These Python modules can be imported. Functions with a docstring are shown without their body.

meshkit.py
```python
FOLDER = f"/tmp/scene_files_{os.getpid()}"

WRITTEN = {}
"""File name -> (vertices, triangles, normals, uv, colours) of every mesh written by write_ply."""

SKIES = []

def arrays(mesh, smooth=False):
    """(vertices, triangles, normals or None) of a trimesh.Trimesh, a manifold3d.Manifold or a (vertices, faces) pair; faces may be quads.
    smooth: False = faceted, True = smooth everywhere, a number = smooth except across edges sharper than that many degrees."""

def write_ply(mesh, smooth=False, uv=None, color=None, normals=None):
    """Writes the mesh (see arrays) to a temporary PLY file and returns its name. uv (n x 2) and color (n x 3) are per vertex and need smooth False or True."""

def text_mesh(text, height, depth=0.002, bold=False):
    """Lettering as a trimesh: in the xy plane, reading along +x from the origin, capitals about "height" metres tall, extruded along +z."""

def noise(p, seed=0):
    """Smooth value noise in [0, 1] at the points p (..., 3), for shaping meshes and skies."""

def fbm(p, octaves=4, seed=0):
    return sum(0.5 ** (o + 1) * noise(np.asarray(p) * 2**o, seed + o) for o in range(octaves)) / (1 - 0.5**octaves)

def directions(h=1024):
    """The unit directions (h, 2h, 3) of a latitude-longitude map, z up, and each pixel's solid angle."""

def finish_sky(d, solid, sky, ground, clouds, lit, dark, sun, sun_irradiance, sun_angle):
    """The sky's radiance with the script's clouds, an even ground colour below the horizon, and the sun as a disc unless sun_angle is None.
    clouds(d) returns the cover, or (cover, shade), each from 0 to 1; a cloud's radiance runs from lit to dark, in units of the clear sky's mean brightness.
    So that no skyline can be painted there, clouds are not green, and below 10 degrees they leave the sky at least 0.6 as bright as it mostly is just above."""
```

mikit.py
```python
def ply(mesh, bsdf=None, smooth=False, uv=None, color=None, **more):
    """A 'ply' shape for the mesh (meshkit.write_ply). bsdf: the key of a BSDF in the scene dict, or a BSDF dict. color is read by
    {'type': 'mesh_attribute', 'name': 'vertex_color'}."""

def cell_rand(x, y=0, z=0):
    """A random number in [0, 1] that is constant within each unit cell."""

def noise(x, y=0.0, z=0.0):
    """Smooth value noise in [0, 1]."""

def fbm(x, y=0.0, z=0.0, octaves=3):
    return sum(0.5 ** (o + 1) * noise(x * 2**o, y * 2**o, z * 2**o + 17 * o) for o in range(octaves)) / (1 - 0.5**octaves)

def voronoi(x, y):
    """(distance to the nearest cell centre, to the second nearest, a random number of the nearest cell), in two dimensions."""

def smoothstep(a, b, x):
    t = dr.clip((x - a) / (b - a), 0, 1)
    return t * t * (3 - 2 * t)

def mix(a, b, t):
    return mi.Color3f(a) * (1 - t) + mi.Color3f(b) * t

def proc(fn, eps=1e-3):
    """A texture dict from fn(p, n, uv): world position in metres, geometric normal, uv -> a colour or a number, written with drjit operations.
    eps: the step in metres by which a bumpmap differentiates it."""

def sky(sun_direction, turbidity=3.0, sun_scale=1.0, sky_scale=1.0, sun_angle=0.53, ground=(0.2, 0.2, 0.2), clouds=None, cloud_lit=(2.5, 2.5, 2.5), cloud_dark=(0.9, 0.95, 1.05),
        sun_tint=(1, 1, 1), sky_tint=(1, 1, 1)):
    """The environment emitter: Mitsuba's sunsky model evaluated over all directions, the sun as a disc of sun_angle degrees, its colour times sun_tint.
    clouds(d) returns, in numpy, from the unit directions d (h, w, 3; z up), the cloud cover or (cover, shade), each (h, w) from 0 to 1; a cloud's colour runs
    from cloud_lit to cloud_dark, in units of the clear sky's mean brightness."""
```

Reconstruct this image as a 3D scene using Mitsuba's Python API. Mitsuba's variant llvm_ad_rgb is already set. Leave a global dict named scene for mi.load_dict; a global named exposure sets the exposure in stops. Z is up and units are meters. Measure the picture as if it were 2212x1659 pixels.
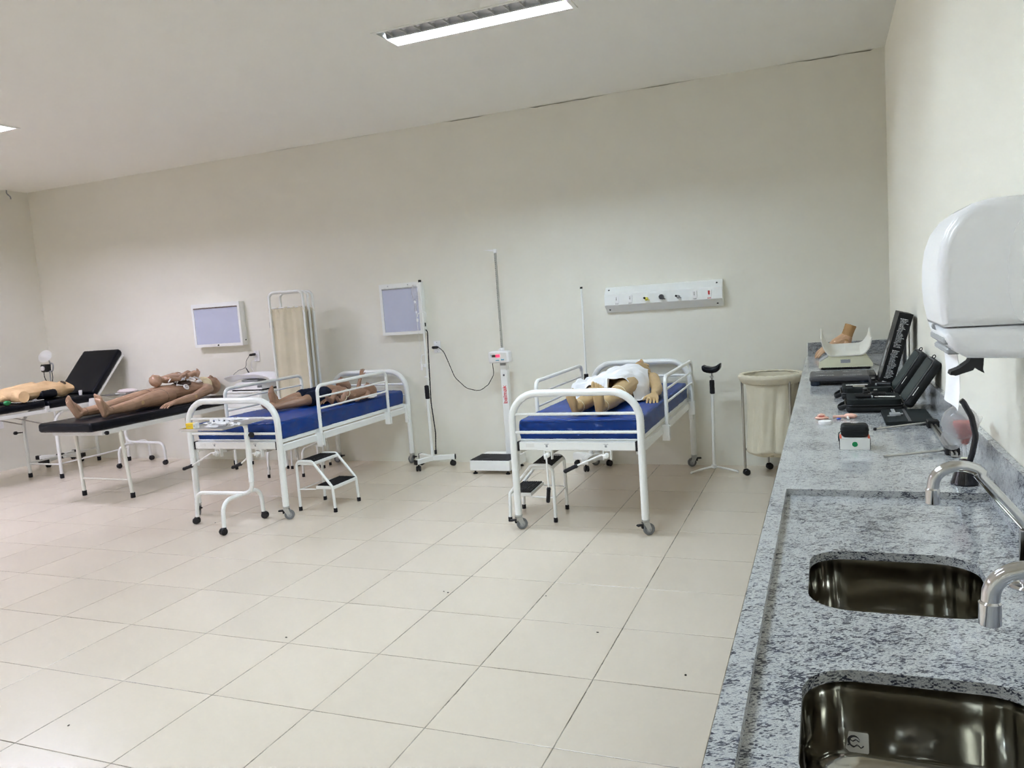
# Nursing practice room: camera, light, shell, furniture, training models and counter, all built in mesh code.
import math
import numpy as np
import trimesh
import manifold3d as m3
import shapely
from shapely import affinity
from shapely.geometry import Polygon, box as sbox
import drjit as dr
import mitsuba as mi
import mikit
import meshkit

PI = math.pi
scene, labels, place = {}, {}, {}

# ---------------------------------------------------------------- camera
CAM = np.array([0.9139, -2.3770, 1.53775])
YAW, PITCH, ROLL = -0.3872, -0.1058, -0.0717
F_PX = 1690.615                       # focal length in pixels of the 2212 x 1659 frame


def camera_axes():
    cy, sy = math.cos(YAW), math.sin(YAW)
    f = np.array([sy * math.cos(PITCH), cy * math.cos(PITCH), math.sin(PITCH)])
    r = np.array([cy, -sy, 0.0])
    u = np.cross(r, f)
    c, s = math.cos(ROLL), math.sin(ROLL)
    return c * r + s * u, -s * r + c * u, f


_r, _u, _f = camera_axes()
scene['camera'] = {'type': 'perspective', 'fov': 2 * math.degrees(math.atan(1106 / F_PX)), 'fov_axis': 'x',
                   'near_clip': 0.05, 'far_clip': 60.0,
                   'to_world': mi.ScalarTransform4f().look_at(origin=CAM.tolist(), target=(CAM + _f).tolist(), up=_u.tolist())}

# ---------------------------------------------------------------- light and exposure
exposure = 3.36
ROOM_H = 3.24
X_L, X_R, Y_B, Y_F = -7.97, 1.37, 4.43, -4.4       # left, right, back and front walls
# ceiling fittings: (x of the centre, y of the centre, tubes that burn (front half, back half), tint and strength of the tubes)
FIXTURES = [(-1.032, 2.175, (0, 1), (31.0, 37.0, 42.5)),
            (-5.83, 2.175, (1, 1), (22.2, 21.8, 27.4)),
            (-1.032, 0.0, (1, 1), (18.9, 22.6, 25.4)),
            (-5.83, 0.0, (1, 1), (19.0, 18.5, 23.4)),
            (-1.032, -2.175, (1, 1), (17.0, 20.2, 23.0)),
            (-5.83, -2.175, (1, 1), (19.0, 18.5, 23.4))]



# ---------------------------------------------------------------- mesh helpers
def join(ms):
    ms = [m for m in ms if m is not None]
    vs, fs, n = [], [], 0
    for m in ms:
        vs.append(np.asarray(m.vertices))
        fs.append(np.asarray(m.faces) + n)
        n += len(m.vertices)
    return trimesh.Trimesh(np.vstack(vs), np.vstack(fs), process=False)


def mv(m, t=(0, 0, 0), rx=0, ry=0, rz=0, s=None):
    """a copy, scaled, turned about x, then y, then z (degrees), then moved"""
    v = np.array(m.vertices, float)
    if s is not None:
        v = v * np.asarray(s, float)
    for a, ax in ((rx, 0), (ry, 1), (rz, 2)):
        if a:
            v = v @ rot(a, ax).T
    return trimesh.Trimesh(v + np.asarray(t, float), np.array(m.faces), process=False)


def rot(deg, ax):
    c, s = math.cos(math.radians(deg)), math.sin(math.radians(deg))
    i, j = ((1, 2), (2, 0), (0, 1))[ax]
    r = np.eye(3)
    r[i, i] = c; r[j, j] = c; r[i, j] = -s; r[j, i] = s
    return r


def hull(pts):
    return trimesh.convex.convex_hull(np.asarray(pts, float))


def bx(x0, x1, y0, y1, z0, z1, b=0.0):
    """a box between two corners, its edges chamfered by b"""
    lo, hi = np.array([min(x0, x1), min(y0, y1), min(z0, z1)], float), np.array([max(x0, x1), max(y0, y1), max(z0, z1)], float)
    b = min(b, 0.49 * (hi - lo).min())
    if b <= 0:
        m = trimesh.creation.box(extents=hi - lo)
        m.apply_translation((lo + hi) / 2)
        return m
    pts = []
    for sx in (0, 1):
        for sy in (0, 1):
            for sz in (0, 1):
                c = np.where([sx, sy, sz], hi, lo)
                d = np.where([sx, sy, sz], -1, 1)
                for k in range(3):
                    p = c + d * b
                    p[k] = c[k]
                    pts.append(p)
    return hull(pts)


def rbox(size, r, n=(6, 6, 6), c=(0, 0, 0)):
    """a soft box with a fine grid on every face and edges rounded by r"""
    s = np.asarray(size, float) / 2
    vs, fs, at = [], [], 0
    for k in range(3):
        a, b = [(1, 2), (2, 0), (0, 1)][k]
        # closer grid lines near the rounded edges
        def line(h, m):
            return np.unique(np.concatenate([np.linspace(-h, -h + r, 4), np.linspace(-h + r, h - r, m + 1), np.linspace(h - r, h, 4)]))
        la, lb = line(s[a], n[a]), line(s[b], n[b])
        A, B = np.meshgrid(la, lb, indexing='ij')
        for sg in (-1, 1):
            p = np.zeros(A.shape + (3,))
            p[..., a], p[..., b], p[..., k] = A, B, sg * s[k]
            i = np.arange(A.size).reshape(A.shape)
            q = np.stack([i[:-1, :-1], i[1:, :-1], i[1:, 1:], i[:-1, 1:]], -1).reshape(-1, 4)
            if sg < 0:
                q = q[:, ::-1]
            vs.append(p.reshape(-1, 3))
            fs.append(np.vstack([q[:, [0, 1, 2]], q[:, [0, 2, 3]]]) + at)
            at += A.size
    v = np.vstack(vs)
    inner = np.clip(v, -(s - r), s - r)
    d = v - inner
    L = np.linalg.norm(d, axis=1, keepdims=True)
    v = inner + np.where(L > 1e-9, d / np.maximum(L, 1e-9) * r, 0)
    m = trimesh.Trimesh(v + np.asarray(c, float), np.vstack(fs), process=False)
    m.merge_vertices(digits_vertex=6)
    m.update_faces(m.nondegenerate_faces())
    return m


def fillet(pts, r, k=5):
    """a polyline with its inner corners rounded by r"""
    pts = [np.asarray(p, float) for p in pts]
    out = [pts[0]]
    for i in range(1, len(pts) - 1):
        a, b, c = pts[i - 1], pts[i], pts[i + 1]
        u, v = (a - b), (c - b)
        lu, lv = np.linalg.norm(u), np.linalg.norm(v)
        u, v = u / lu, v / lv
        ang = math.acos(np.clip(u @ v, -1, 1))
        if ang > 3.1:
            out.append(b)
            continue
        t = min(r / math.tan(ang / 2), 0.49 * lu, 0.49 * lv)
        p0, p1 = b + u * t, b + v * t
        rr = t * math.tan(ang / 2)
        o = b + (u + v) / np.linalg.norm(u + v) * rr / math.sin(ang / 2)
        e0, e1 = p0 - o, p1 - o
        w = math.acos(np.clip(e0 @ e1 / rr / rr, -1, 1))
        for j in range(k + 1):
            f = j / k
            out.append(o + (e0 * math.sin((1 - f) * w) + e1 * math.sin(f * w)) / math.sin(w))
    out.append(pts[-1])
    return np.array(out)


def tube(path, r, n=10, closed=False, caps=True, flat=1.0):
    """a round bar swept along a path; r may be one radius per point; flat squeezes it sideways"""
    p = np.asarray(path, float)
    keep = np.concatenate([[True], np.linalg.norm(np.diff(p, axis=0), axis=1) > 1e-7])
    r = np.broadcast_to(np.asarray(r, float), (len(p),))[keep]
    p = p[keep]
    N = len(p)
    if closed:
        t = np.roll(p, -1, 0) - np.roll(p, 1, 0)
    else:
        t = np.gradient(p, axis=0)
        d = np.diff(p, axis=0)
        d /= np.linalg.norm(d, axis=1, keepdims=True)
        t[1:-1] = d[:-1] + d[1:]
        t[0], t[-1] = d[0], d[-1]
    t /= np.linalg.norm(t, axis=1, keepdims=True)
    a = np.array([0, 0, 1.0]) if abs(t[0][2]) < 0.9 else np.array([1.0, 0, 0])
    u = np.cross(a, t[0]); u /= np.linalg.norm(u)
    ring = []
    ang = np.arange(n) * 2 * PI / n
    for i in range(N):
        u = u - t[i] * (u @ t[i]); u /= np.linalg.norm(u)
        w = np.cross(t[i], u)
        sc = 1.0
        if 0 < i < N - 1 and not closed:
            c = np.clip((p[i] - p[i - 1]) @ (p[i + 1] - p[i]) / np.linalg.norm(p[i] - p[i - 1]) / np.linalg.norm(p[i + 1] - p[i]), -1, 1)
            sc = 1 / max(math.sqrt((1 + c) / 2), 0.6)
        ring.append(p[i] + r[i] * (np.cos(ang)[:, None] * u * (sc if False else 1.0) + np.sin(ang)[:, None] * w * flat))
    v = np.vstack(ring)
    f = []
    for i in range(N if closed else N - 1):
        j = (i + 1) % N
        for k in range(n):
            l = (k + 1) % n
            f += [[i * n + k, i * n + l, j * n + l], [i * n + k, j * n + l, j * n + k]]
    if caps and not closed:
        v = np.vstack([v, p[0], p[-1]])
        for k in range(n):
            l = (k + 1) % n
            f += [[N * n, l, k], [N * n + 1, (N - 1) * n + k, (N - 1) * n + l]]
    return trimesh.Trimesh(v, np.array(f), process=False)


def rod(a, b, r, n=10):
    return tube([a, b], r, n)


def lathe(prof, n=24, c=(0, 0, 0), axis=2):
    """profile [(radius, height)] turned about an axis; open ends at radius 0 close themselves"""
    pr = np.asarray(prof, float)
    a = np.arange(n) * 2 * PI / n
    v, f = [], []
    for r, z in pr:
        v.append(np.stack([r * np.cos(a), r * np.sin(a), np.full(n, z)], 1))
    v = np.vstack(v)
    for i in range(len(pr) - 1):
        for k in range(n):
            l = (k + 1) % n
            A, B, C, D = i * n + k, i * n + l, (i + 1) * n + l, (i + 1) * n + k
            if pr[i][0] > 1e-9:
                f.append([A, B, C])
            if pr[i + 1][0] > 1e-9:
                f.append([A, C, D])
    if axis == 0:
        v = v[:, [2, 0, 1]]
    elif axis == 1:
        v = v[:, [1, 2, 0]]
    return trimesh.Trimesh(v + np.asarray(c, float), np.array(f), process=False)


def disc(c, r, h, axis=2, n=20, b=0.0):
    b = b or min(r, h) * 0.15
    return lathe([(0, -h / 2), (r - b, -h / 2), (r, -h / 2 + b), (r, h / 2 - b), (r - b, h / 2), (0, h / 2)], n, c, axis)


def ball(c, r, sub=2):
    m = trimesh.creation.icosphere(subdivisions=sub, radius=1.0)
    return trimesh.Trimesh(np.asarray(m.vertices) * np.asarray(r, float) + np.asarray(c, float), m.faces, process=False)


def extr(poly, h, plane='xy', at=0.0):
    """a shapely outline given thickness h; plane 'xy' rises along z, 'xz' goes along y, 'yz' goes along x"""
    ms = [trimesh.creation.extrude_polygon(g, h, engine='earcut') for g in getattr(poly, 'geoms', [poly])]
    m = join(ms)
    v = np.array(m.vertices)
    f = np.array(m.faces)
    if plane == 'xz':
        v = np.stack([v[:, 0], v[:, 2], v[:, 1]], 1); f = f[:, ::-1]
        v[:, 1] += at
    elif plane == 'yz':
        v = np.stack([v[:, 2], v[:, 0], v[:, 1]], 1)
        v[:, 0] += at
    else:
        v[:, 2] += at
    return trimesh.Trimesh(v, f, process=False)


def rrect(x0, x1, y0, y1, r, n=6):
    return sbox(x0 + r, y0 + r, x1 - r, y1 - r).buffer(r, quad_segs=n)


def rough(m, amp, freq, seed=0, oct=3):
    """pushes the vertices along their normals by noise"""
    v = np.array(m.vertices)
    d = (meshkit.fbm(v * freq + 37.1 * seed, oct, seed) - 0.5) * 2 * amp
    return trimesh.Trimesh(v + np.asarray(m.vertex_normals) * d[:, None], m.faces, process=False)


def sheet(fn, nu, nv, thick=0.0, closed_u=False):
    """a grid sheet from fn(u, v) -> point with u, v from 0 to 1; thick gives it a back"""
    U, V = np.meshgrid(np.linspace(0, 1, nu), np.linspace(0, 1, nv), indexing='ij')
    P = np.stack(fn(U, V), -1).reshape(-1, 3)
    i = np.arange(nu * nv).reshape(nu, nv)
    q = np.stack([i[:-1, :-1], i[1:, :-1], i[1:, 1:], i[:-1, 1:]], -1).reshape(-1, 4)
    f = np.vstack([q[:, [0, 1, 2]], q[:, [0, 2, 3]]])
    m = trimesh.Trimesh(P, f, process=False)
    if thick:
        n = np.asarray(m.vertex_normals)
        edge = np.concatenate([i[:, 0], i[-1, 1:], i[-2::-1, -1], i[0, -2:0:-1]])
        e2 = np.roll(edge, -1)
        N = nu * nv
        side = np.vstack([np.stack([edge, edge + N, e2 + N], 1), np.stack([edge, e2 + N, e2], 1)])
        m = trimesh.Trimesh(np.vstack([P, P - n * thick]), np.vstack([f, f[:, ::-1] + N, side]), process=False)
    return m


# ---------------------------------------------------------------- scene helpers
def numbered(key):
    if key not in scene and key not in place and key not in labels:
        return key
    i = 1
    while f'{key}_{i:03d}' in scene or f'{key}_{i:03d}' in place or f'{key}_{i:03d}' in labels:
        i += 1
    return f'{key}_{i:03d}'


def T4(loc=(0, 0, 0), rz=0.0):
    return mi.ScalarTransform4f().translate([float(x) for x in loc]).rotate([0, 0, 1], float(rz))


def thing(name, label, cat, loc=(0, 0, 0), rz=0.0, group=None, kind=None):
    key = numbered(name)
    place[key] = T4(loc, rz)
    labels[key] = {'label': label, 'category': cat}
    if group:
        labels[key]['group'] = group
    if kind:
        labels[key]['kind'] = kind
    return key


def part(parent, name, mesh, mat, smooth=40, label=None, kind=None, **more):
    key = numbered(parent + '__' + name)
    top = parent.split('__')[0]
    d = mikit.ply(mesh, mat, smooth, **more)
    if top in place:
        d['to_world'] = place[top]
    scene[key] = d
    if label:
        labels[key] = {'label': label}
    if kind:
        labels.setdefault(key, {})['kind'] = kind
    return key


def solo(name, mesh, mat, label, cat, smooth=40, group=None, kind=None, **more):
    """a thing that is one mesh"""
    key = numbered(name)
    scene[key] = mikit.ply(mesh, mat, smooth, **more)
    labels[key] = {'label': label, 'category': cat}
    if group:
        labels[key]['group'] = group
    if kind:
        labels[key]['kind'] = kind
    return key


def dup(root, label, loc, rz=0.0, group=None):
    """a copy of a thing with copies of all its parts"""
    key = numbered(root)
    place[key] = T4(loc, rz)
    labels[key] = {**labels[root], 'label': label}
    if group:
        labels[key]['group'] = group
    for k in [k for k in scene if k.startswith(root + '__')]:
        scene[key + k[len(root):]] = {**scene[k], 'to_world': place[key]}
        if k in labels:
            labels[key + k[len(root):]] = dict(labels[k])
    return key


def struct(key, mesh, mat, smooth=False, label=None):
    scene[key] = mikit.ply(mesh, mat, smooth)
    labels[key] = {'kind': 'structure'}
    if label:
        labels[key].update(label=label, category=key.split('_')[0])
    return key


# ---------------------------------------------------------------- materials
def rgb(*c):
    return {'type': 'rgb', 'value': list(c)}


def mat(name, color, rough_=0.5, metallic=0.0, spec=0.5, clearcoat=0.0, sheen=0.0, bump=None, scale=None):
    d = {'type': 'principled', 'base_color': color if isinstance(color, dict) else rgb(*color), 'roughness': rough_, 'metallic': metallic, 'specular': spec}
    if clearcoat:
        d['clearcoat'] = clearcoat
        d['clearcoat_gloss'] = 0.9
    if sheen:
        d['sheen'] = sheen
    if bump:
        d = {'type': 'bumpmap', 'tex': bump, 'scale': scale or 1.0, 'bsdf': d}
    scene[name] = {'type': 'twosided', 'bsdf': d}
    return name


def _wall(p, n, uv):
    f = mikit.fbm(p.x * 1.7, p.y * 1.7, p.z * 1.7, 3)
    return mi.Color3f(0.765, 0.752, 0.672) * (0.985 + 0.03 * f)


mat('wall_paint', mikit.proc(_wall), 0.7, spec=0.25)


def _wall_damp(p, n, uv):
    """the counter wall: the same paint, rubbed brown in patches above the splash of the sinks"""
    f = mikit.fbm(p.x * 1.7, p.y * 1.7, p.z * 1.7, 3)
    base = mi.Color3f(0.765, 0.752, 0.672) * (0.985 + 0.03 * f)
    s = mikit.fbm(p.y * 9.0, p.z * 14.0, 3.0, 4)
    near = dr.clip(1 - dr.abs(p.y - 0.33) / 0.16, 0, 1) * dr.clip(1 - dr.abs(p.z - 1.045) / 0.05, 0, 1)
    return mikit.mix(base, mi.Color3f(0.42, 0.36, 0.28), mikit.smoothstep(0.55, 0.85, s * 0.6 + near * 0.6) * 0.7)


mat('wall_paint_stained', mikit.proc(_wall_damp), 0.7, spec=0.25)
mat('ceiling_paint', (0.745, 0.738, 0.69), 0.8, spec=0.2)


def tile_tone(k):
    def fn(p, n, uv):
        f = mikit.fbm(p.x * 2.1 + k * 7, p.y * 2.1, 0.0, 3)
        g = mikit.noise(p.x * 90, p.y * 90, k * 3.0)
        return mi.Color3f(0.55, 0.484, 0.40) * (0.965 + 0.05 * f + 0.012 * k + 0.012 * g)
    return fn


for _k in range(3):
    mat('porcelain_%d' % _k, mikit.proc(tile_tone(_k)), 0.24, spec=0.5)


def _grout(p, n, uv):
    f = mikit.fbm(p.x * 3.0, p.y * 3.0, 1.0, 3)
    g = mikit.noise(p.x * 26, p.y * 26, 5.0)
    return mikit.mix((0.11, 0.095, 0.075), (0.34, 0.31, 0.26), mikit.smoothstep(0.3, 0.7, f * 0.6 + g * 0.4))


mat('grout', mikit.proc(_grout), 0.9, spec=0.1)


def _granite(p, n, uv):
    x, y, z = p.x, p.y, p.z
    s = x * 0.91 + y * 0.42
    t = y * 0.91 - x * 0.42
    a = mikit.fbm(s * 235, t * 480, z * 360, 3)
    b = mikit.noise(s * 620, t * 900, z * 720 + 5)
    c = mikit.fbm(s * 60 + 9, t * 95, z * 80, 2)
    cloud = mikit.fbm(x * 7, y * 7, z * 7 + 3, 2)
    light = mikit.mix((0.345, 0.355, 0.36), (0.51, 0.52, 0.52), mikit.smoothstep(0.3, 0.68, b * 0.5 + a * 0.5))
    mid = mikit.mix(light, (0.16, 0.17, 0.195), mikit.smoothstep(0.48, 0.60, a * 0.8 + c * 0.2 + (cloud - 0.5) * 0.22))
    return mikit.mix(mid, (0.020, 0.022, 0.036), mikit.smoothstep(0.555, 0.645, a * 0.62 + c * 0.38 + (cloud - 0.5) * 0.20))


mat('granite', mikit.proc(_granite), 0.10, spec=0.5)
mat('granite_sawn', mikit.proc(_granite), 0.5, spec=0.4)
mat('white_enamel', (0.80, 0.815, 0.80), 0.28, spec=0.5)
mat('cream_enamel', (0.74, 0.73, 0.66), 0.35, spec=0.5)
mat('white_plastic', (0.82, 0.82, 0.83), 0.35, spec=0.45)
mat('white_gloss', (0.80, 0.805, 0.83), 0.22, spec=0.5)
mat('cream_plastic', (0.70, 0.69, 0.52), 0.4, spec=0.45)
mat('tray_plastic', (0.74, 0.73, 0.68), 0.3, spec=0.5)
mat('black_plastic', (0.005, 0.005, 0.006), 0.4, spec=0.3)
mat('black_gloss', (0.008, 0.008, 0.010), 0.12, spec=0.5)
mat('black_rubber', (0.007, 0.007, 0.009), 0.6, spec=0.2)
mat('black_foam', (0.010, 0.012, 0.012), 0.85, spec=0.15)
mat('black_fabric', (0.005, 0.006, 0.0065), 0.6, spec=0.25)
mat('dark_card', (0.003, 0.0033, 0.004), 0.4, spec=0.25)
mat('lid_lining', (0.007, 0.016, 0.017), 0.5, spec=0.25)
mat('grey_plastic', (0.050, 0.050, 0.053), 0.4, spec=0.3)
mat('grey_light', (0.32, 0.33, 0.34), 0.4, spec=0.5)
mat('blue_black', (0.004, 0.010, 0.02), 0.35, spec=0.3)
mat('wheel_grey', (0.13, 0.135, 0.14), 0.5, spec=0.4)
mat('chrome', (0.66, 0.66, 0.67), 0.05, metallic=1.0)
mat('zinc', (0.50, 0.52, 0.52), 0.32, metallic=1.0)
mat('steel_rod', (0.52, 0.51, 0.48), 0.25, metallic=1.0)
mat('sink_steel', (0.33, 0.315, 0.275), 0.10, metallic=1.0)
mat('tray_steel', (0.66, 0.66, 0.65), 0.28, metallic=1.0)
mat('reflector', (0.46, 0.47, 0.49), 0.35, metallic=0.6)
mat('fitting_white', (0.74, 0.74, 0.70), 0.5)
mat('louvre_white', (0.46, 0.46, 0.45), 0.45)
mat('dead_tube', (0.72, 0.72, 0.72), 0.2)


def _vinyl(base):
    def fn(p, n, uv):
        f = mikit.fbm(p.x * 5, p.y * 5, p.z * 5, 3)
        return mi.Color3f(*base) * (0.9 + 0.2 * f)
    return mikit.proc(fn)


def _crease(p, n, uv):
    return mikit.fbm(p.x * 14 + p.z * 4, p.y * 8, p.z * 16, 3)


mat('blue_vinyl', _vinyl((0.0012, 0.025, 0.148)), 0.34, spec=0.22, bump=mikit.proc(_crease, 2e-3), scale=0.035)
mat('black_vinyl', _vinyl((0.0022, 0.0030, 0.0055)), 0.30, spec=0.14)


def _cloth(base, k=900.0):
    def fn(p, n, uv):
        f = mikit.fbm(p.x * 8, p.y * 8, p.z * 8, 3)
        return mi.Color3f(*base) * (0.93 + 0.14 * f)
    return mikit.proc(fn)


mat('canvas', _cloth((0.68, 0.635, 0.505)), 0.85, spec=0.15, sheen=0.2)
mat('screen_cloth', _cloth((0.62, 0.565, 0.43)), 0.85, spec=0.15, sheen=0.2)
mat('white_cloth', _cloth((0.75, 0.75, 0.77)), 0.85, spec=0.15, sheen=0.2)
mat('navy_cloth', _cloth((0.006, 0.009, 0.020)), 0.9, spec=0.1)
mat('cream_foam', (0.75, 0.66, 0.45), 0.8, spec=0.2)
mat('pinkish_film', (0.74, 0.66, 0.66), 0.35, spec=0.4)
mat('film_brown', (0.11, 0.085, 0.075), 0.5)
mat('paper', (0.85, 0.85, 0.87), 0.9, spec=0.1)


def _skin(base, dark):
    def fn(p, n, uv):
        f = mikit.fbm(p.x * 16, p.y * 16, p.z * 16, 3)
        return mikit.mix(dark, base, mikit.smoothstep(0.25, 0.6, f))
    return mikit.proc(fn)


mat('skin_tan', _skin((0.355, 0.222, 0.145), (0.315, 0.190, 0.120)), 0.38, spec=0.35)
mat('skin_light', _skin((0.50, 0.345, 0.175), (0.46, 0.315, 0.155)), 0.42, spec=0.35)
mat('skin_brown', _skin((0.285, 0.165, 0.105), (0.25, 0.142, 0.088)), 0.38, spec=0.35)
mat('skin_torso', _skin((0.70, 0.49, 0.275), (0.66, 0.45, 0.25)), 0.6, spec=0.3)
mat('skin_arm', _skin((0.62, 0.40, 0.25), (0.57, 0.35, 0.21)), 0.45, spec=0.4)
mat('skin_pink', (0.75, 0.45, 0.36), 0.45)
mat('wood_tan', (0.40, 0.225, 0.085), 0.6)
mat('dark_brown', (0.03, 0.014, 0.008), 0.5)
mat('lip_red', (0.32, 0.08, 0.06), 0.4)
mat('red_plastic', (0.45, 0.045, 0.05), 0.3)
mat('red_print', (0.42, 0.02, 0.035), 0.5)
mat('red_box', (0.60, 0.10, 0.05), 0.5)
mat('muscle_red', (0.45, 0.07, 0.06), 0.35)
mat('green_dot', (0.0, 0.19, 0.055), 0.5)
mat('green_rubber', (0.005, 0.14, 0.035), 0.4)
mat('yellow_plastic', (0.78, 0.54, 0.02), 0.4)
mat('valve_yellow', (0.55, 0.50, 0.05), 0.3)
mat('ink_dark', (0.03, 0.03, 0.035), 0.6)
mat('ink_grey', (0.25, 0.26, 0.27), 0.6)
mat('ink_white', (0.70, 0.70, 0.72), 0.6)
mat('photo_grey', (0.075, 0.075, 0.078), 0.4)
mat('blue_plastic', (0.02, 0.05, 0.42), 0.4)
mat('blue_tab', (0.10, 0.28, 0.40), 0.4)
mat('milk_panel', (0.46, 0.49, 0.62), 0.35, spec=0.5)
mat('label_white', (0.72, 0.72, 0.70), 0.5)
mat('rod_grey', (0.36, 0.37, 0.34), 0.4, metallic=0.4)
mat('cord_grey', (0.30, 0.29, 0.27), 0.5)
mat('speck', (0.05, 0.04, 0.03), 0.8)
scene['clear_film'] = {'type': 'thindielectric', 'int_ior': 1.49}
mat('milky_film', (0.80, 0.80, 0.82), 0.3, spec=0.5)
scene['clear_plastic'] = {'type': 'blendbsdf', 'weight': 0.16, 'a': {'type': 'ref', 'id': 'clear_film'}, 'b': {'type': 'ref', 'id': 'milky_film'}}


# ---------------------------------------------------------------- the shell
rng = np.random.default_rng(7)


def grid_plane(x0, x1, y0, y1, z):
    return bx(x0, x1, y0, y1, z - 0.08, z)


struct('floor', bx(X_L - 0.1, X_R + 0.1, Y_F - 0.1, Y_B + 0.1, -0.09, -0.0022), 'grout', label='floor of large beige porcelain tiles with thin dark joints')
PITCH_T, JOINT = 0.5, 0.0042
_cache, _field = {}, []
for iy in range(-9, 9):
    for ix in range(-16, 3):
        x0, x1 = max(ix * PITCH_T + JOINT / 2, X_L), min((ix + 1) * PITCH_T - JOINT / 2, X_R)
        y0, y1 = max(iy * PITCH_T + JOINT / 2, Y_F), min((iy + 1) * PITCH_T - JOINT / 2, Y_B)
        if x1 - x0 < 0.02 or y1 - y0 < 0.02:
            continue
        dz = -0.0004 * rng.random()
        if iy < -4:
            _field.append(bx(x0, x1, y0, y1, -0.009, dz, 0.0008))
            continue
        tone = int(rng.integers(0, 3))
        w = (round(x1 - x0, 4), round(y1 - y0, 4), tone)
        if w not in _cache:
            _cache[w] = mikit.ply(bx(-w[0] / 2, w[0] / 2, -w[1] / 2, w[1] / 2, -0.009, 0, 0.0008), 'porcelain_%d' % tone)
        scene[numbered('floor__tile')] = {**_cache[w], 'to_world': T4(((x0 + x1) / 2, (y0 + y1) / 2, dz))}
part('floor', 'tile_field', join(_field), 'porcelain_1', False, kind='stuff')

# back wall: its top stops short of the ceiling by an uneven crack
_top, xs = [], np.arange(X_L - 0.1, X_R + 0.11, 0.02)
_n = meshkit.fbm(np.stack([xs * 2.3, xs * 0, xs * 0], 1), 3, 4)
_n2 = meshkit.noise(np.stack([xs * 14, xs * 0 + 4, xs * 0], 1), 9)
for x, a, b in zip(xs, _n, _n2):
    big = 0.0075 if -2.3 < x < 1.27 else (0.004 if -5.2 < x <= -2.3 else 0.0)
    g = max(0.0, big * min(1.0, max(0.0, (a - 0.36) * 6)) * (0.5 + b))
    _top.append((x, ROOM_H - g))
_wall_poly = Polygon([(X_L - 0.1, -0.05), (X_R + 0.1, -0.05)] + _top[::-1])
struct('wall_back', extr(_wall_poly, 0.12, 'xz', Y_B), 'wall_paint', label='off-white painted back wall of the practice room')
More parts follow.
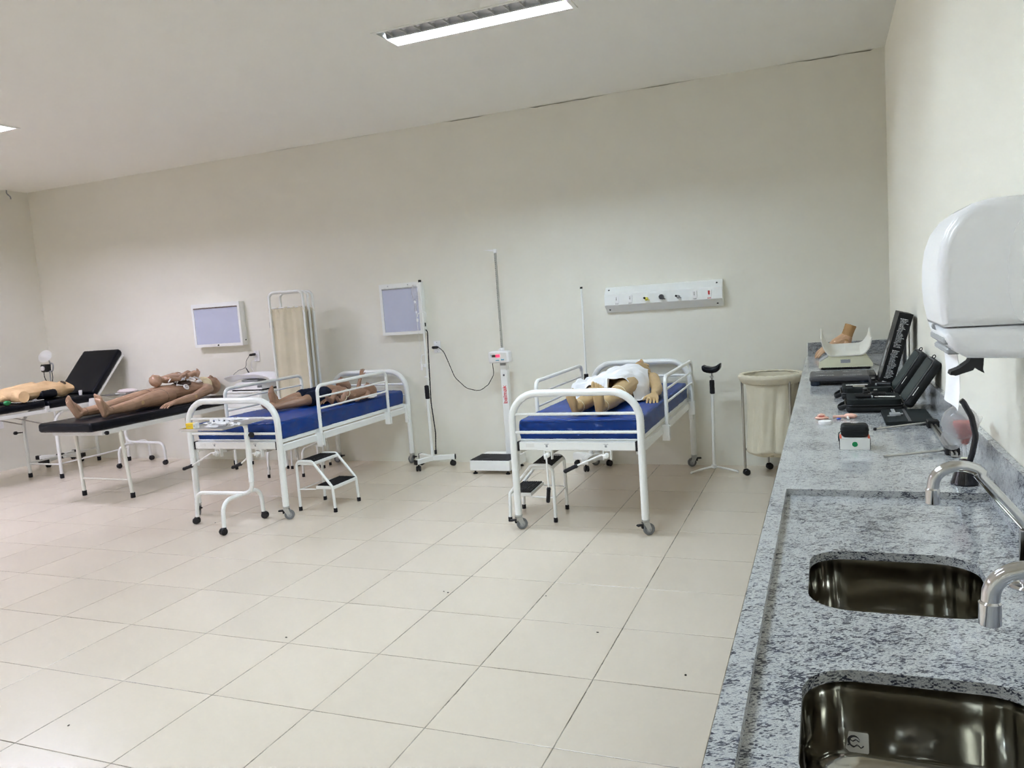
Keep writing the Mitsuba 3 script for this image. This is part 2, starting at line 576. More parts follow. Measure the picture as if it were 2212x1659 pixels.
struct('wall_left', bx(X_L - 0.12, X_L, Y_F - 0.1, Y_B + 0.12, -0.05, ROOM_H + 0.03), 'wall_paint', label='off-white painted side wall behind the examination couches')
struct('wall_right', bx(X_R, X_R + 0.12, Y_F - 0.1, Y_B + 0.12, -0.05, ROOM_H + 0.03), 'wall_paint_stained', label='off-white painted wall above the granite counter')
struct('wall_front', bx(X_L - 0.1, X_R + 0.1, Y_F - 0.12, Y_F, -0.05, ROOM_H + 0.03), 'wall_paint')

LX, LY = 1.215, 0.285                                                # opening of a ceiling fitting
_c = sbox(X_L - 0.12, Y_F - 0.12, X_R + 0.12, Y_B + 0.14)
for fx, fy, _, _ in FIXTURES:
    _c = _c.difference(sbox(fx - LX / 2, fy - LY / 2, fx + LX / 2, fy + LY / 2))
struct('ceiling', extr(_c, 0.07, 'xy', ROOM_H), 'ceiling_paint', label='smooth off-white ceiling with recessed fittings')


# ---------------------------------------------------------------- ceiling fittings
def make_fixture(fx, fy, lit, tint, label, group=None):
    t = thing('ceiling_light', label, 'ceiling light', (fx, fy, ROOM_H), 0, group)
    h = 0.062
    W = 0.0622                                                     # half width of one trough
    shell = [bx(-LX / 2, LX / 2, -LY / 2, LY / 2, h + 0.012, h + 0.03),
             bx(-LX / 2 - 0.01, -LX / 2, -LY / 2, LY / 2, 0.0, h + 0.02), bx(LX / 2, LX / 2 + 0.01, -LY / 2, LY / 2, 0.0, h + 0.02),
             bx(-LX / 2, LX / 2, -LY / 2 - 0.01, -LY / 2, 0.0, h + 0.02), bx(-LX / 2, LX / 2, LY / 2, LY / 2 + 0.01, 0.0, h + 0.02)]
    part(t, 'housing', join(shell), 'fitting_white', False)
    rim = sbox(-LX / 2 - 0.014, -LY / 2 - 0.014, LX / 2 + 0.014, LY / 2 + 0.014).difference(sbox(-LX / 2 + 0.012, -LY / 2 + 0.006, LX / 2 - 0.012, LY / 2 - 0.006))
    part(t, 'frame', extr(rim, 0.006, 'xy', -0.006), 'fitting_white', False)
    for side, s in enumerate((-1, 1)):
        c = s * 0.0705
        prof = [(-W - 0.004, -0.001), (-W, 0.0)] + [(-W * (1 - 0.62 * (k / 5) ** 2.0), 0.058 * (k / 5) ** 0.8) for k in range(1, 6)]
        prof = prof + [(-a, b) for a, b in prof[::-1]]
        x = LX / 2 - 0.012
        refl = sheet(lambda U, V: ((U - 0.5) * 2 * x, c + np.interp(V, np.linspace(0, 1, len(prof)), [p[0] for p in prof]), np.interp(V, np.linspace(0, 1, len(prof)), [p[1] for p in prof])), 2, 25)
        r = part(t, 'reflector', refl, 'reflector', 30)
        for k in range(12):
            bxx = -x + (k + 0.5) * 2 * x / 12
            out = [(-W, 0.001), (W, 0.001), (W * 0.80, 0.030), (W * 0.42, 0.0145), (-W * 0.42, 0.0145), (-W * 0.80, 0.030)]
            bl = extr(Polygon([(a + c, b) for a, b in out]), 0.004, 'yz', bxx - 0.002)
            part(t, 'louvre_blade', bl, 'louvre_white', False)
        tb = tube([(-x + 0.005, c, 0.033), (x - 0.005, c, 0.033)], 0.013, 12)
        if lit[side]:
            part(t, 'lamp_tube', tb, 'dead_tube', False, label='glowing fluorescent tube', emitter={'type': 'area', 'radiance': {'type': 'rgb', 'value': list(tint)}})
        else:
            part(t, 'lamp_tube', tb, 'dead_tube', 40, label='unlit fluorescent tube')
    return t


make_fixture(*FIXTURES[0], 'recessed louvred ceiling light with one of its two tubes burning')
make_fixture(*FIXTURES[1], 'recessed louvred ceiling light above the examination couches, cut off by the frame edge')
make_fixture(*FIXTURES[2], 'recessed louvred ceiling light of the middle row, on the counter side')
make_fixture(*FIXTURES[3], 'recessed louvred ceiling light of the middle row, above the open floor at the far side')
make_fixture(*FIXTURES[4], 'recessed louvred ceiling light of the rear row on the counter side')
make_fixture(*FIXTURES[5], 'recessed louvred ceiling light of the rear row at the far side')


# ---------------------------------------------------------------- the granite counter
Z_C = 0.92                                                         # top of the raised granite
ZW = 0.90                                                          # the sunk wet area
SINKS = [(0.862, 1.203, -0.805, -0.447), (0.862, 1.203, -1.412, -1.052)]
CX0 = 0.748
ct = thing('granite_counter', 'long speckled grey granite counter with a sunk sink area along the wall', 'counter')
whole = sbox(CX0, -3.2, X_R - 0.002, Y_B - 0.002)
wet = sbox(0.787, -2.2, 1.312, 0.048)
lower = whole.difference(shapely.union_all([rrect(a, b, c, d, 0.085, 10) for a, b, c, d in SINKS]))
part(ct, 'slab', extr(lower, 0.02, 'xy', ZW - 0.02), 'granite', False)
part(ct, 'raised_rim', extr(whole.difference(wet), 0.0201, 'xy', ZW - 0.0001), 'granite', False)
part(ct, 'front_apron', bx(CX0 - 0.001, CX0 + 0.02, -3.2, Y_B - 0.002, 0.79, ZW - 0.02), 'granite_sawn', False)
part(ct, 'splash', bx(X_R - 0.022, X_R - 0.001, -3.2, Y_B - 0.002, Z_C, 1.022, 0.0015), 'granite', False)
part(ct, 'splash', bx(CX0 + 0.012, X_R - 0.022, Y_B - 0.022, Y_B - 0.001, Z_C, 1.026, 0.0015), 'granite', False)
for y in (-2.9, -1.0, 0.6, 2.4, 4.25):
    part(ct, 'support_panel', bx(0.82, X_R - 0.002, y, y + 0.06, 0.0, ZW - 0.02), 'granite_sawn', False)

for k, (a, b, c, d) in enumerate(SINKS):
    t = thing('sink', ['square stainless steel sink bowl under the farther of the two taps', 'square stainless steel sink bowl nearest the camera with a white sticker inside'][k], 'sink', ((a + b) / 2, (c + d) / 2, ZW - 0.02))
    w, dp = (b - a) / 2 + 0.008, (d - c) / 2 + 0.008
    rings = [(0.018, 0.0, 0.10), (0.0, 0.0, 0.093), (0.0, -0.004, 0.093), (-0.003, -0.02, 0.09), (-0.008, -0.115, 0.085), (-0.014, -0.132, 0.08), (-0.026, -0.144, 0.068), (-0.045, -0.150, 0.05), (-0.09, -0.152, 0.03)]
    loops = []
    for off, z, r in rings:
        q = rrect(-w - off, w + off, -dp - off, dp + off, r, 9)
        pts = np.array(q.exterior.coords)[:-1]
        loops.append(np.column_stack([pts, np.full(len(pts), z)]))
    m = len(loops[0])
    v = np.vstack(loops + [np.array([[0, 0, -0.154]])])
    f = []
    for i in range(len(loops) - 1):
        for j in range(m):
            l = (j + 1) % m
            f += [[i * m + j, (i + 1) * m + j, (i + 1) * m + l], [i * m + j, (i + 1) * m + l, i * m + l]]
    i = len(loops) - 1
    f += [[i * m + j, len(v) - 1, i * m + (j + 1) % m] for j in range(m)]
    bowl = trimesh.Trimesh(v, np.array(f), process=False)
    if bowl.face_normals[-1][2] < 0:
        bowl.invert()
    part(t, 'bowl', bowl, 'sink_steel', 35)
    dr_ = part(t, 'drain', lathe([(0, -0.151), (0.018, -0.151), (0.021, -0.1475), (0.036, -0.147), (0.041, -0.1485), (0.043, -0.1525)], 28), 'chrome', 40)
    part(dr_, 'strainer', lathe([(0, -0.148), (0.007, -0.148), (0.012, -0.150), (0.016, -0.152)], 16), 'black_rubber', 40)
    if k:
        st = part(t, 'sticker', mv(extr(rrect(-0.02, 0.02, -0.017, 0.017, 0.003), 0.0006), (-0.094, dp - 0.0100, -0.104), rx=84), 'label_white', False, label='small white sticker with dark print')
        ringp = shapely.Point(-0.003, 0.002).buffer(0.0095)
        marks = [mv(extr(ringp.difference(shapely.Point(-0.001, 0.001).buffer(0.0075)), 0.0009)), tube([(-0.012 + 0.002 * q, -0.006 + 0.0022 * math.sin(q * 1.1), 0.0008) for q in range(13)], 0.0009, 5), tube([(-0.010 + 0.002 * q, 0.003 + 0.0016 * math.sin(q * 1.3 + 1), 0.0008) for q in range(9)], 0.0008, 5)]
        part(st, 'print', mv(join(marks), (-0.094, dp - 0.0100, -0.104), rx=84), 'ink_dark', False)


def make_tap(loc, label):
    """a swan-neck tap: flange, upright, leaning pipe, arch over the bowl, outlet"""
    t = thing('tap', label, 'tap', loc)
    part(t, 'flange', lathe([(0, 0), (0.031, 0), (0.033, 0.004), (0.030, 0.009), (0.017, 0.013), (0, 0.013)], 28), 'chrome', 35)
    part(t, 'upright', tube([(0, 0, 0.008), (0, 0, 0.118)], 0.0145, 18), 'chrome', 50)
    path = [(0, 0, 0.11), (-0.002, 0, 0.124)]
    A = np.array([-0.004, 0, 0.128]); B = np.array([-0.082, 0, 0.226])
    path += [A + (B - A) * f for f in (0.0, 0.33, 0.66, 1.0)]
    cxx, cz, R = -0.115, 0.205, 0.040
    a0 = math.atan2(B[2] - cz, B[0] - cxx)
    for k in range(1, 15):
        a = a0 + (PI - a0) * k / 14
        path.append((cxx + R * 1.22 * math.cos(a), 0, cz + R * math.sin(a)))
    path.append((cxx - R * 1.22 - 0.001, 0, 0.190))
    part(t, 'spout', tube(path, [0.0115] * (len(path) - 1) + [0.0115], 18), 'chrome', 50)
    part(t, 'outlet', lathe([(0, 0.165), (0.0105, 0.165), (0.0138, 0.167), (0.0138, 0.196), (0.0115, 0.199)], 22, (cxx - R * 1.22 - 0.001, 0, 0)), 'chrome', 35)
    return t


make_tap((1.268, -0.62, ZW), 'chrome swan-neck tap over the farther sink')
dup('tap', 'chrome swan-neck tap over the nearest sink, cut by the frame edge', (1.268, -1.225, ZW))


# ---------------------------------------------------------------- hospital beds
def make_caster(t, x, y, h, turn, brake=True, par=None):
    """plate fork, wheel with a light hub, brake pedal"""
    c = part(t, 'caster', mv(join([disc((0, 0, h - 0.006), 0.027, 0.008), bx(-0.020, 0.020, -0.014, 0.014, h - 0.022, h - 0.008, 0.003),
                                   extr(Polygon([(-0.026, h - 0.02), (0.020, h - 0.02), (0.032, 0.040), (0.012, 0.028)]), 0.003, 'xz', -0.017),
                                   extr(Polygon([(-0.026, h - 0.02), (0.020, h - 0.02), (0.032, 0.040), (0.012, 0.028)]), 0.003, 'xz', 0.014)]), (x, y, 0), rz=turn), 'zinc', 30)
    part(c, 'wheel', mv(lathe([(0.022, -0.009), (0.034, -0.011), (0.038, -0.007), (0.0385, 0), (0.038, 0.007), (0.034, 0.011), (0.022, 0.009)], 26, (0.020, 0, 0.0385), 1), (x, y, 0), rz=turn), 'wheel_grey', 35)
    part(c, 'hub', mv(join([disc((0.020, 0, 0.0385), 0.024, 0.014, 1, 20), disc((0.020, 0, 0.0385), 0.006, 0.040, 1, 12)]), (x, y, 0), rz=turn), 'grey_light', 35)
    if brake:
        part(c, 'brake_pedal', mv(join([bx(-0.062, -0.022, -0.013, 0.013, h - 0.042, h - 0.030, 0.004), bx(-0.03, -0.018, -0.008, 0.008, h - 0.06, h - 0.03, 0.003)]), (x, y, 0), rz=turn), 'black_plastic', 30)
    return c


def make_bed(label, loc, rails, cranks, turns):
    t = thing('hospital_bed', label, 'hospital bed', loc)
    HW, Lb = 0.432, 1.975
    for name, y, bars in (('footboard', 0.0, (0.786, 0.666)), ('headboard', Lb, (0.80, 0.69))):
        arch = fillet([(-HW, y, 0.105), (-HW, y, 0.925), (HW, y, 0.925), (HW, y, 0.105)], 0.185, 9)
        f = part(t, name, tube(arch, 0.0245, 14), 'white_enamel', 50)
        for z in bars:
            part(f, 'crossbar', rod((-HW + 0.01, y, z), (HW - 0.01, y, z), 0.0105, 10), 'white_enamel', 50)
    beams = [bx(-HW + 0.025, HW - 0.025, 0.0, 0.035, 0.545, 0.600, 0.004), bx(-HW + 0.025, HW - 0.025, Lb - 0.03, Lb, 0.535, 0.60, 0.004)]
    for s in (-1, 1):
        beams.append(bx(s * 0.425, s * 0.392, 0.02, Lb - 0.02, 0.515, 0.570, 0.004))
        beams.append(bx(s * 0.445, s * 0.41, 0.028, 0.045, 0.40, 0.57, 0.003))
        beams.append(bx(s * 0.445, s * 0.41, Lb - 0.045, Lb - 0.028, 0.42, 0.60, 0.003))
    part(t, 'base_frame', join(beams), 'white_enamel', False)
    plat = [bx(-0.405, 0.405, 0.045, Lb - 0.04, 0.580, 0.612, 0.004)]
    part(t, 'mattress_base', join(plat), 'white_enamel', False)
    for s in (-1, 1):
        part(t, 'end_cap', bx(s * (HW - 0.027), s * (HW - 0.040), -0.004, 0.036, 0.541, 0.604, 0.002), 'black_plastic', False)
    for s, (y0, y1, top) in rails:
        x = s * 0.452
        r = part(t, 'side_rail', tube(fillet([(x, y0, 0.48), (x, y0, top), (x, y1, top), (x, y1, 0.48)], 0.055, 6), 0.0145, 12), 'white_enamel', 50)
        for k in (1, 2):
            z = top - k * 0.093
            part(r, 'rail_bar', rod((x, y0, z), (x, y1, z), 0.0085, 8), 'white_enamel', 50)
        for y in (y0, y1):
            part(r, 'rail_bracket', join([bx(x - s * 0.03, x + s * 0.018, y - 0.021, y - 0.015, 0.468, 0.585, 0.001), bx(x - s * 0.03, x + s * 0.018, y + 0.015, y + 0.021, 0.468, 0.585, 0.001),
                                          bx(x - s * 0.034, x - s * 0.018, y - 0.021, y + 0.021, 0.468, 0.585, 0.001), rod((x - s * 0.03, y, 0.575), (x + s * 0.024, y, 0.575), 0.005, 8)]), 'white_enamel', 40)
    for x, (hx, hz), (gx, gz) in cranks:
        c = part(t, 'crank', join([extr(sbox(x - 0.028, 0.484, x + 0.028, 0.548).difference(sbox(x - 0.021, 0.484, x + 0.021, 0.541)), 0.03, 'xz', 0.0),
                                   disc((x, -0.012, 0.515), 0.017, 0.035, 1, 16), rod((x, -0.02, 0.515), (x, 0.10, 0.515), 0.009),
                                   disc((x - 0.006, -0.032, 0.512), 0.011, 0.014, 1, 14),
                                   tube(fillet([(x, -0.030, 0.516), (x - 0.03 if hx < x - 0.05 else x, -0.032, 0.522), (hx, -0.034, hz)], 0.02, 3), 0.0062, 8)]), 'white_enamel', 40)
        d = np.array([gx - hx, gz - hz]); d = d / np.linalg.norm(d)
        pts = [np.array([hx + d[0] * q, -0.034, hz + d[1] * q]) for q in (-0.006, 0.006, 0.012, 0.05, 0.09, 0.098)]
        part(c, 'crank_grip', tube(pts, [0.010, 0.0155, 0.013, 0.0125, 0.0135, 0.009], 14), 'black_rubber', 40)
        part(c, 'screw_tube', rod((x, 0.09, 0.515), (x * 0.8, 0.75, 0.53), 0.013), 'steel_rod', 40)
    for (x, y), tr in zip(((-HW, 0), (HW, 0), (-HW, Lb), (HW, Lb)), turns):
        make_caster(t, x, y, 0.107, tr)
    part(t, 'maker_label', bx(-0.345, -0.285, -0.0006, 0.0, 0.566, 0.590), 'ink_grey' if False else 'label_white', False)
    for x in (-0.2, 0.2):
        part(t, 'crank_sign', join([bx(x - 0.016, x + 0.016, -0.0008, 0.0, 0.585, 0.588), bx(x - 0.006, x + 0.008, -0.0008, 0.0, 0.566, 0.581)]), 'ink_grey', False)
    return t


def make_mattress(label, loc, size, seed):
    m = rbox(size, 0.022, (22, 46, 6))
    v = np.array(m.vertices)
    n = np.asarray(m.vertex_normals)
    side = np.clip(1 - np.abs(n[:, 2]) * 1.5, 0, 1)
    big = meshkit.fbm(v * [3.0, 2.6, 5] + seed * 11, 3, seed) - 0.5
    wr = meshkit.fbm(v * [16, 13, 9] + seed * 7, 3, seed + 3) - 0.5
    v = v + n * (big * 0.016 + wr * (0.014 + 0.014 * side))[:, None]
    low = v[:, 2] < -size[2] / 2 + 0.012
    v[low, 2] = -size[2] / 2
    m = trimesh.Trimesh(v + [0, 0, size[2] / 2], m.faces, process=False)
    t = thing('mattress', label, 'mattress', loc)
    part(t, 'cover', m, 'blue_vinyl', 50)
    s = size
    seam = np.array([(-s[0] / 2 + 0.01, -s[1] / 2 + 0.01), (s[0] / 2 - 0.01, -s[1] / 2 + 0.01), (s[0] / 2 - 0.01, s[1] / 2 - 0.01), (-s[0] / 2 + 0.01, s[1] / 2 - 0.01)])
    return t


BED_R, BED_L = (-0.618, 2.392), (-3.385, 2.372)
make_bed('white tubular hospital bed at the right, carrying the training manikin in a white gown', (*BED_R, 0),
         [(1, (0.75, 1.90, 0.925)), (-1, (0.55, 1.70, 0.94))],
         [(-0.195, (-0.192, 0.30), (-0.205, 0.19)), (0.205, (0.01, 0.453), (-0.08, 0.41))], (38, 38, 200, 205))
make_bed('white tubular hospital bed at the left behind the wheeled instrument stand', (*BED_L, 0),
         [(1, (0.50, 1.57, 0.965)), (-1, (0.45, 1.50, 0.965))],
         [(-0.175, (-0.42, 0.415), (-0.55, 0.375)), (0.225, (0.075, 0.438), (-0.03, 0.40))], (150, 25, 190, 160))
make_mattress('dark blue vinyl mattress on the right hospital bed', (BED_R[0], BED_R[1] + 0.995, 0.6125), (0.82, 1.89, 0.128), 1)
make_mattress('dark blue vinyl mattress on the left hospital bed', (BED_L[0], BED_L[1] + 0.995, 0.6125), (0.82, 1.89, 0.128), 2)


# ---------------------------------------------------------------- step stools
def make_steps(label, loc, rz, group='two-step stools by the beds'):
    """two-step stool: two bent side tubes, two treads with black ribbed mats; low step towards +x"""
    t = thing('step_stool', label, 'step stool', loc, rz, group)
    D = 0.165
    for s in (-1, 1):
        y = s * D
        f = part(t, 'side_tube', tube(fillet([(-0.165, y, 0.012), (-0.165, y, 0.400), (-0.015, y, 0.400), (0.155, y, 0.20), (0.165, y, 0.012)], 0.045, 5), 0.0115, 10), 'white_enamel', 50)
        for x in (-0.165, 0.165):
            part(f, 'foot_cap', lathe([(0, 0), (0.0135, 0), (0.0145, 0.004), (0.0145, 0.03), (0.012, 0.032)], 12, (x, y, 0)), 'black_rubber', 40)
    for x0, x1, z in ((-0.165, 0.0, 0.388), (0.0, 0.165, 0.198)):
        s = part(t, 'step', join([bx(x0, x1, -D, D, z - 0.02, z + 0.006, 0.003)]), 'white_enamel', False)
        ribs = [bx(x0 + 0.006, x1 - 0.006, -D + 0.012, D - 0.012, z + 0.0055, z + 0.011, 0.002)]
        for k in range(9):
            xx = x0 + 0.016 + k * (x1 - x0 - 0.032) / 8
            ribs.append(bx(xx - 0.004, xx + 0.004, -D + 0.016, D - 0.016, z + 0.010, z + 0.0145, 0.0015))
        part(s, 'tread_mat', join(ribs), 'black_rubber', False)
    part(t, 'stretcher', join([rod((-0.165, -D, 0.165), (-0.165, D, 0.165), 0.005, 8), rod((-0.165, -D, 0.172), (0.0, -D, 0.178), 0.005, 8), rod((-0.165, D, 0.172), (0.0, D, 0.178), 0.005, 8)]), 'white_enamel', 50)
    return t


make_steps('white two-step stool with black treads beside the left bed', (-2.845, 2.78, 0), 0)
dup('step_stool', 'white two-step stool with black treads under the foot end of the right bed', (-1.035, 2.745, 0), 184)


# ---------------------------------------------------------------- ball casters
def ball_caster(t, x, y, h, turn=0, r=0.024, par=None):
    c = part(par or t, 'caster', mv(join([disc((0.010, -0.0125, r), r, 0.017, 1, 18, 0.004), disc((0.010, 0.0125, r), r, 0.017, 1, 18, 0.004),
                                          bx(-0.016, 0.024, -0.006, 0.006, r + 0.004, r + 0.028, 0.004), rod((0, 0, r + 0.01), (0, 0, h), 0.007)]), (x, y, 0), rz=turn), 'black_plastic', 40)
    return c


# ---------------------------------------------------------------- wheeled instrument stands
def make_instrument_stand(label, loc, mirror=1, tray=(-0.355, 0.03, -0.27, 0.16), z_tray=0.78):
    """tray over a post whose bent foot runs sideways, with a cross foot; post at the origin"""
    m = mirror
    t = thing('instrument_stand', label, 'instrument stand', loc)
    part(t, 'post', tube(fillet([(0, 0, z_tray - 0.012), (0, 0, 0.255), (-m * 0.545, 0.0, 0.245), (-m * 0.56, 0.0, 0.055)], 0.075, 7), 0.0155, 12), 'white_enamel', 50)
    part(t, 'sleeve', lathe([(0.016, 0.34), (0.0195, 0.342), (0.0195, 0.70), (0.016, 0.702)], 14), 'white_enamel', 40)
    part(t, 'cross_foot', tube(fillet([(-m * 0.105, -0.215, 0.055), (-m * 0.105, -0.205, 0.245), (-m * 0.105, 0.205, 0.245), (-m * 0.105, 0.215, 0.055)], 0.09, 7), 0.0155, 12), 'white_enamel', 50)
    for x, y, a in ((-m * 0.56, 0, 200), (-m * 0.105, -0.215, 250), (-m * 0.105, 0.215, 20)):
        ball_caster(t, x, y, 0.065, a, 0.026)
    x0, x1, y0, y1 = tray
    if m < 0:
        x0, x1 = -x1, -x0
    base = bx(x0, x1, y0, y1, z_tray - 0.002, z_tray + 0.001)
    lip = extr(sbox(x0 - 0.006, y0 - 0.006, x1 + 0.006, y1 + 0.006).difference(sbox(x0, y0, x1, y1)), 0.012, 'xy', z_tray - 0.002)
    part(t, 'tray', join([base, lip]), 'tray_steel', False)
    part(t, 'tray_arm', join([tube(fillet([(0, 0, z_tray - 0.06), (-m * 0.02, 0, z_tray - 0.010), (-m * 0.30, 0.0, z_tray - 0.012)], 0.02, 4), 0.008, 8),
                              tube([(x0, y0, z_tray - 0.008), (0, -0.01, z_tray - 0.07)], 0.004, 6)]), 'white_enamel', 50)
    part(t, 'knob', join([rod((m * 0.014, 0, z_tray - 0.085), (m * 0.034, 0, z_tray - 0.085), 0.006), lathe([(0, 0), (0.017, 0), (0.02, 0.006), (0.02, 0.022), (0.015, 0.026), (0, 0.026)], 7, (0, 0, 0), 0)]) if False else
         join([rod((m * 0.014, 0, z_tray - 0.085), (m * 0.034, 0, z_tray - 0.085), 0.006), disc((m * 0.045, 0, z_tray - 0.085), 0.021, 0.024, 0, 8)]), 'black_plastic', 30)
    return t


make_instrument_stand('white wheeled instrument stand in front of the left bed, its tray full of packets', (-3.075, 2.165, 0))
make_instrument_stand('white wheeled instrument stand by the wall between the two couches', (-6.52, 4.13, 0), -1, (-0.33, 0.09, -0.17, 0.17), 0.81)

# what lies on the two trays
zt = 0.7815
t = thing('medicine_box', 'small yellow and white carton at the corner of the tray before the left bed', 'box', (-3.385, 1.965, zt), 6)
part(t, 'carton', bx(-0.04, 0.022, -0.02, 0.02, 0.0, 0.040, 0.0015), 'yellow_plastic', False)
part(t, 'end_panel', bx(0.022, 0.046, -0.0205, 0.0205, 0.0, 0.041, 0.0015), 'label_white', False)
part(t, 'print', join([bx(-0.024, 0.000, -0.0206, -0.0200, 0.017, 0.020), bx(0.028, 0.037, -0.0212, -0.0205, 0.014, 0.026, 0.0003)]), 'ink_grey', False)
rng = np.random.default_rng(21)
for k in range(5):                                                   # upright white packets in a row
    x, y = -3.325 + 0.034 * k, 2.05 + 0.016 * k
    sh = sheet(lambda U, V: ((U - 0.5) * 0.058, 0.010 * np.sin(V * 2.4) + 0.006 * np.sin(U * 9 + k), V * 0.056), 6, 6, 0.008)
    key = thing('sachet', 'white sachet standing on edge, %s from the yellow carton on the tray' % ('first', 'second', 'third', 'fourth', 'fifth')[k], 'packet', (x, y, zt), -35 + 8 * k, 'white sachets standing on the instrument tray')
    part(key, 'packet', mv(sh, rx=-24), 'paper', 40)
    part(key, 'mark', mv(disc((0.004, -0.001, 0.034), 0.007, 0.004, 1, 10), rx=-24), 'ink_dark', False)
pk = []
for k in range(11):                                                  # clear and white blister packets lying flat, overlapping
    x = -3.31 + 0.25 * rng.random()
    y = 1.955 + 0.30 * rng.random() * (0.6 + 0.4 * rng.random())
    if k > 7:
        x = -3.12 + 0.03 * rng.random()
    a = rng.uniform(-50, 50)
    hgt = 0.004 + 0.004 * k
    w, l = rng.uniform(0.045, 0.065), rng.uniform(0.09, 0.14)
    sh = sheet(lambda U, V: ((U - 0.5) * l, (V - 0.5) * w, 0.006 * np.sin(U * 6 + k) * np.sin(V * 5 + k) + 0.004), 9, 6, 0.002)
    key = thing('packet', 'flat white sterile packet lying in the pile on the instrument tray', 'packet', (x, y, zt + hgt), a, 'flat packets piled on the instrument tray')
    part(key, 'wrapper', sh, 'paper' if k % 2 else 'white_plastic', 40)
    part(key, 'content', mv(rbox((l * 0.6, w * 0.4, 0.008), 0.0035, (4, 3, 1)), (0, 0, 0.008)), 'grey_light' if k % 3 == 0 else 'white_gloss', 40)
t = thing('packet_heap', 'pinkish clear bag of supplies on the tray by the wall', 'bag', (-6.40, 4.12, 0.8115))
part(t, 'bag', rough(mv(ball((0, 0, 0), (0.125, 0.090, 0.022), 3), (0, 0, 0.030)), 0.012, 22, 3), 'pinkish_film', 40)
part(t, 'sheet', rough(rbox((0.16, 0.12, 0.012), 0.005, (8, 8, 2), (-0.05, 0.0, 0.006)), 0.003, 20, 5), 'skin_pink' if False else 'label_white', 40)


# ---------------------------------------------------------------- examination couches
def couch_leg_caps(t, legs, par):
    for x, y in legs:
        part(par, 'foot_cap', lathe([(0, 0), (0.0185, 0), (0.0205, 0.004), (0.0205, 0.045), (0.018, 0.048)], 14, (x, y, 0)), 'black_rubber', 40)


def soft_pad(x0, x1, y0, y1, z0, z1, seed, n=(12, 26, 4)):
    m = rbox((x1 - x0, y1 - y0, z1 - z0), 0.028, n, ((x0 + x1) / 2, (y0 + y1) / 2, (z0 + z1) / 2))
    v = np.array(m.vertices)
    d = (meshkit.fbm(v * 4 + seed * 9, 2, seed) - 0.5) * 0.008
    v[:, 2] += np.where(v[:, 2] > (z0 + z1) / 2, d, 0)
    return trimesh.Trimesh(v, m.faces, process=False)


t = thing('examination_couch', 'black padded examination couch on white legs carrying the undressed training manikin', 'examination couch', (0, 0, 0))
COUCH_TOP = 0.742
cx0, cx1, cy0, cy1 = -5.70, -5.04, 2.48, 4.30
part(t, 'pad', soft_pad(cx0, cx1, cy0, cy1, 0.658, COUCH_TOP, 4), 'black_vinyl', 50)
fr = [bx(cx0 + 0.025, cx0 + 0.06, cy0 + 0.12, cy1 - 0.06, 0.612, 0.657, 0.003), bx(cx1 - 0.05, cx1 - 0.015, cy0 + 0.12, cy1 - 0.06, 0.612, 0.657, 0.003),
      bx(cx0 + 0.03, cx1 - 0.02, cy0 + 0.12, cy0 + 0.15, 0.612, 0.657, 0.003), bx(cx0 + 0.03, cx1 - 0.02, cy1 - 0.09, cy1 - 0.06, 0.612, 0.657, 0.003)]
part(t, 'frame', join(fr), 'white_enamel', False)
for lx, ly, tx in ((-5.635, 2.815, -5.655), (-5.005, 2.80, -5.07), (-5.625, 4.18, -5.655), (-5.03, 4.18, -5.07)):
    lg = part(t, 'leg', tube([(lx, ly, 0.012), (tx, ly, 0.63)], 0.0175, 14), 'cream_enamel', 50)
    couch_leg_caps(t, [(lx, ly)], lg)
part(t, 'leg_brace', join([rod((-5.64, 2.815, 0.165), (-5.02, 2.80, 0.165), 0.0095, 10), rod((-5.63, 4.18, 0.165), (-5.035, 4.18, 0.165), 0.0095, 10)]), 'cream_enamel', 50)
part(t, 'knob', join([rod((-5.05, 2.62, 0.632), (-5.028, 2.62, 0.632), 0.005), disc((-5.018, 2.62, 0.632), 0.018, 0.022, 0, 12)]), 'black_plastic', 40)

t = thing('examination_couch', 'black padded examination couch with a raised backrest by the side wall', 'examination couch', (0, 0, 0))
dx0, dx1 = -7.235, -6.665
part(t, 'leg_pad', soft_pad(dx0, dx1, 2.30, 3.325, 0.780, 0.855, 5), 'black_vinyl', 50)
part(t, 'seat_pad', soft_pad(dx0, dx1, 3.345, 3.93, 0.762, 0.842, 6, (12, 10, 4)), 'black_vinyl', 50)
bk = soft_pad(dx0, dx1, 0.0, 0.625, -0.035, 0.040, 7, (12, 14, 4))
BA = 47
part(t, 'backrest', mv(bk, (0, 3.915, 0.832), rx=BA), 'black_vinyl', 50)
part(t, 'backrest_frame', mv(join([bx(dx1 - 0.035, dx1 - 0.005, 0.0, 0.60, -0.062, -0.036, 0.002), bx(dx0 + 0.005, dx0 + 0.035, 0.0, 0.60, -0.062, -0.036, 0.002), bx(dx0 + 0.01, dx1 - 0.01, 0.56, 0.59, -0.062, -0.036, 0.002)]), (0, 3.915, 0.832), rx=BA), 'white_enamel', False)
part(t, 'frame', join([bx(dx1 - 0.045, dx1 - 0.01, 2.4, 3.93, 0.722, 0.761, 0.002), bx(dx0 + 0.01, dx0 + 0.045, 2.4, 3.93, 0.722, 0.761, 0.002), bx(dx0 + 0.02, dx1 - 0.02, 3.88, 3.915, 0.722, 0.761, 0.002),
                       bx(dx1 - 0.05, dx1 - 0.004, 3.315, 3.36, 0.735, 0.79, 0.002), bx(dx0 + 0.02, dx1 - 0.02, 2.4, 2.43, 0.722, 0.779, 0.002)]), 'white_enamel', False)
for x in (-7.185, -6.70):
    lg = part(t, 'leg_bow', tube(fillet([(x, 3.42, 0.012), (x, 3.42, 0.715), (x, 4.295, 0.715), (x, 4.295, 0.012)], 0.14, 7), 0.0175, 12), 'white_enamel', 50)
    couch_leg_caps(t, [(x, 3.42), (x, 4.295)], lg)
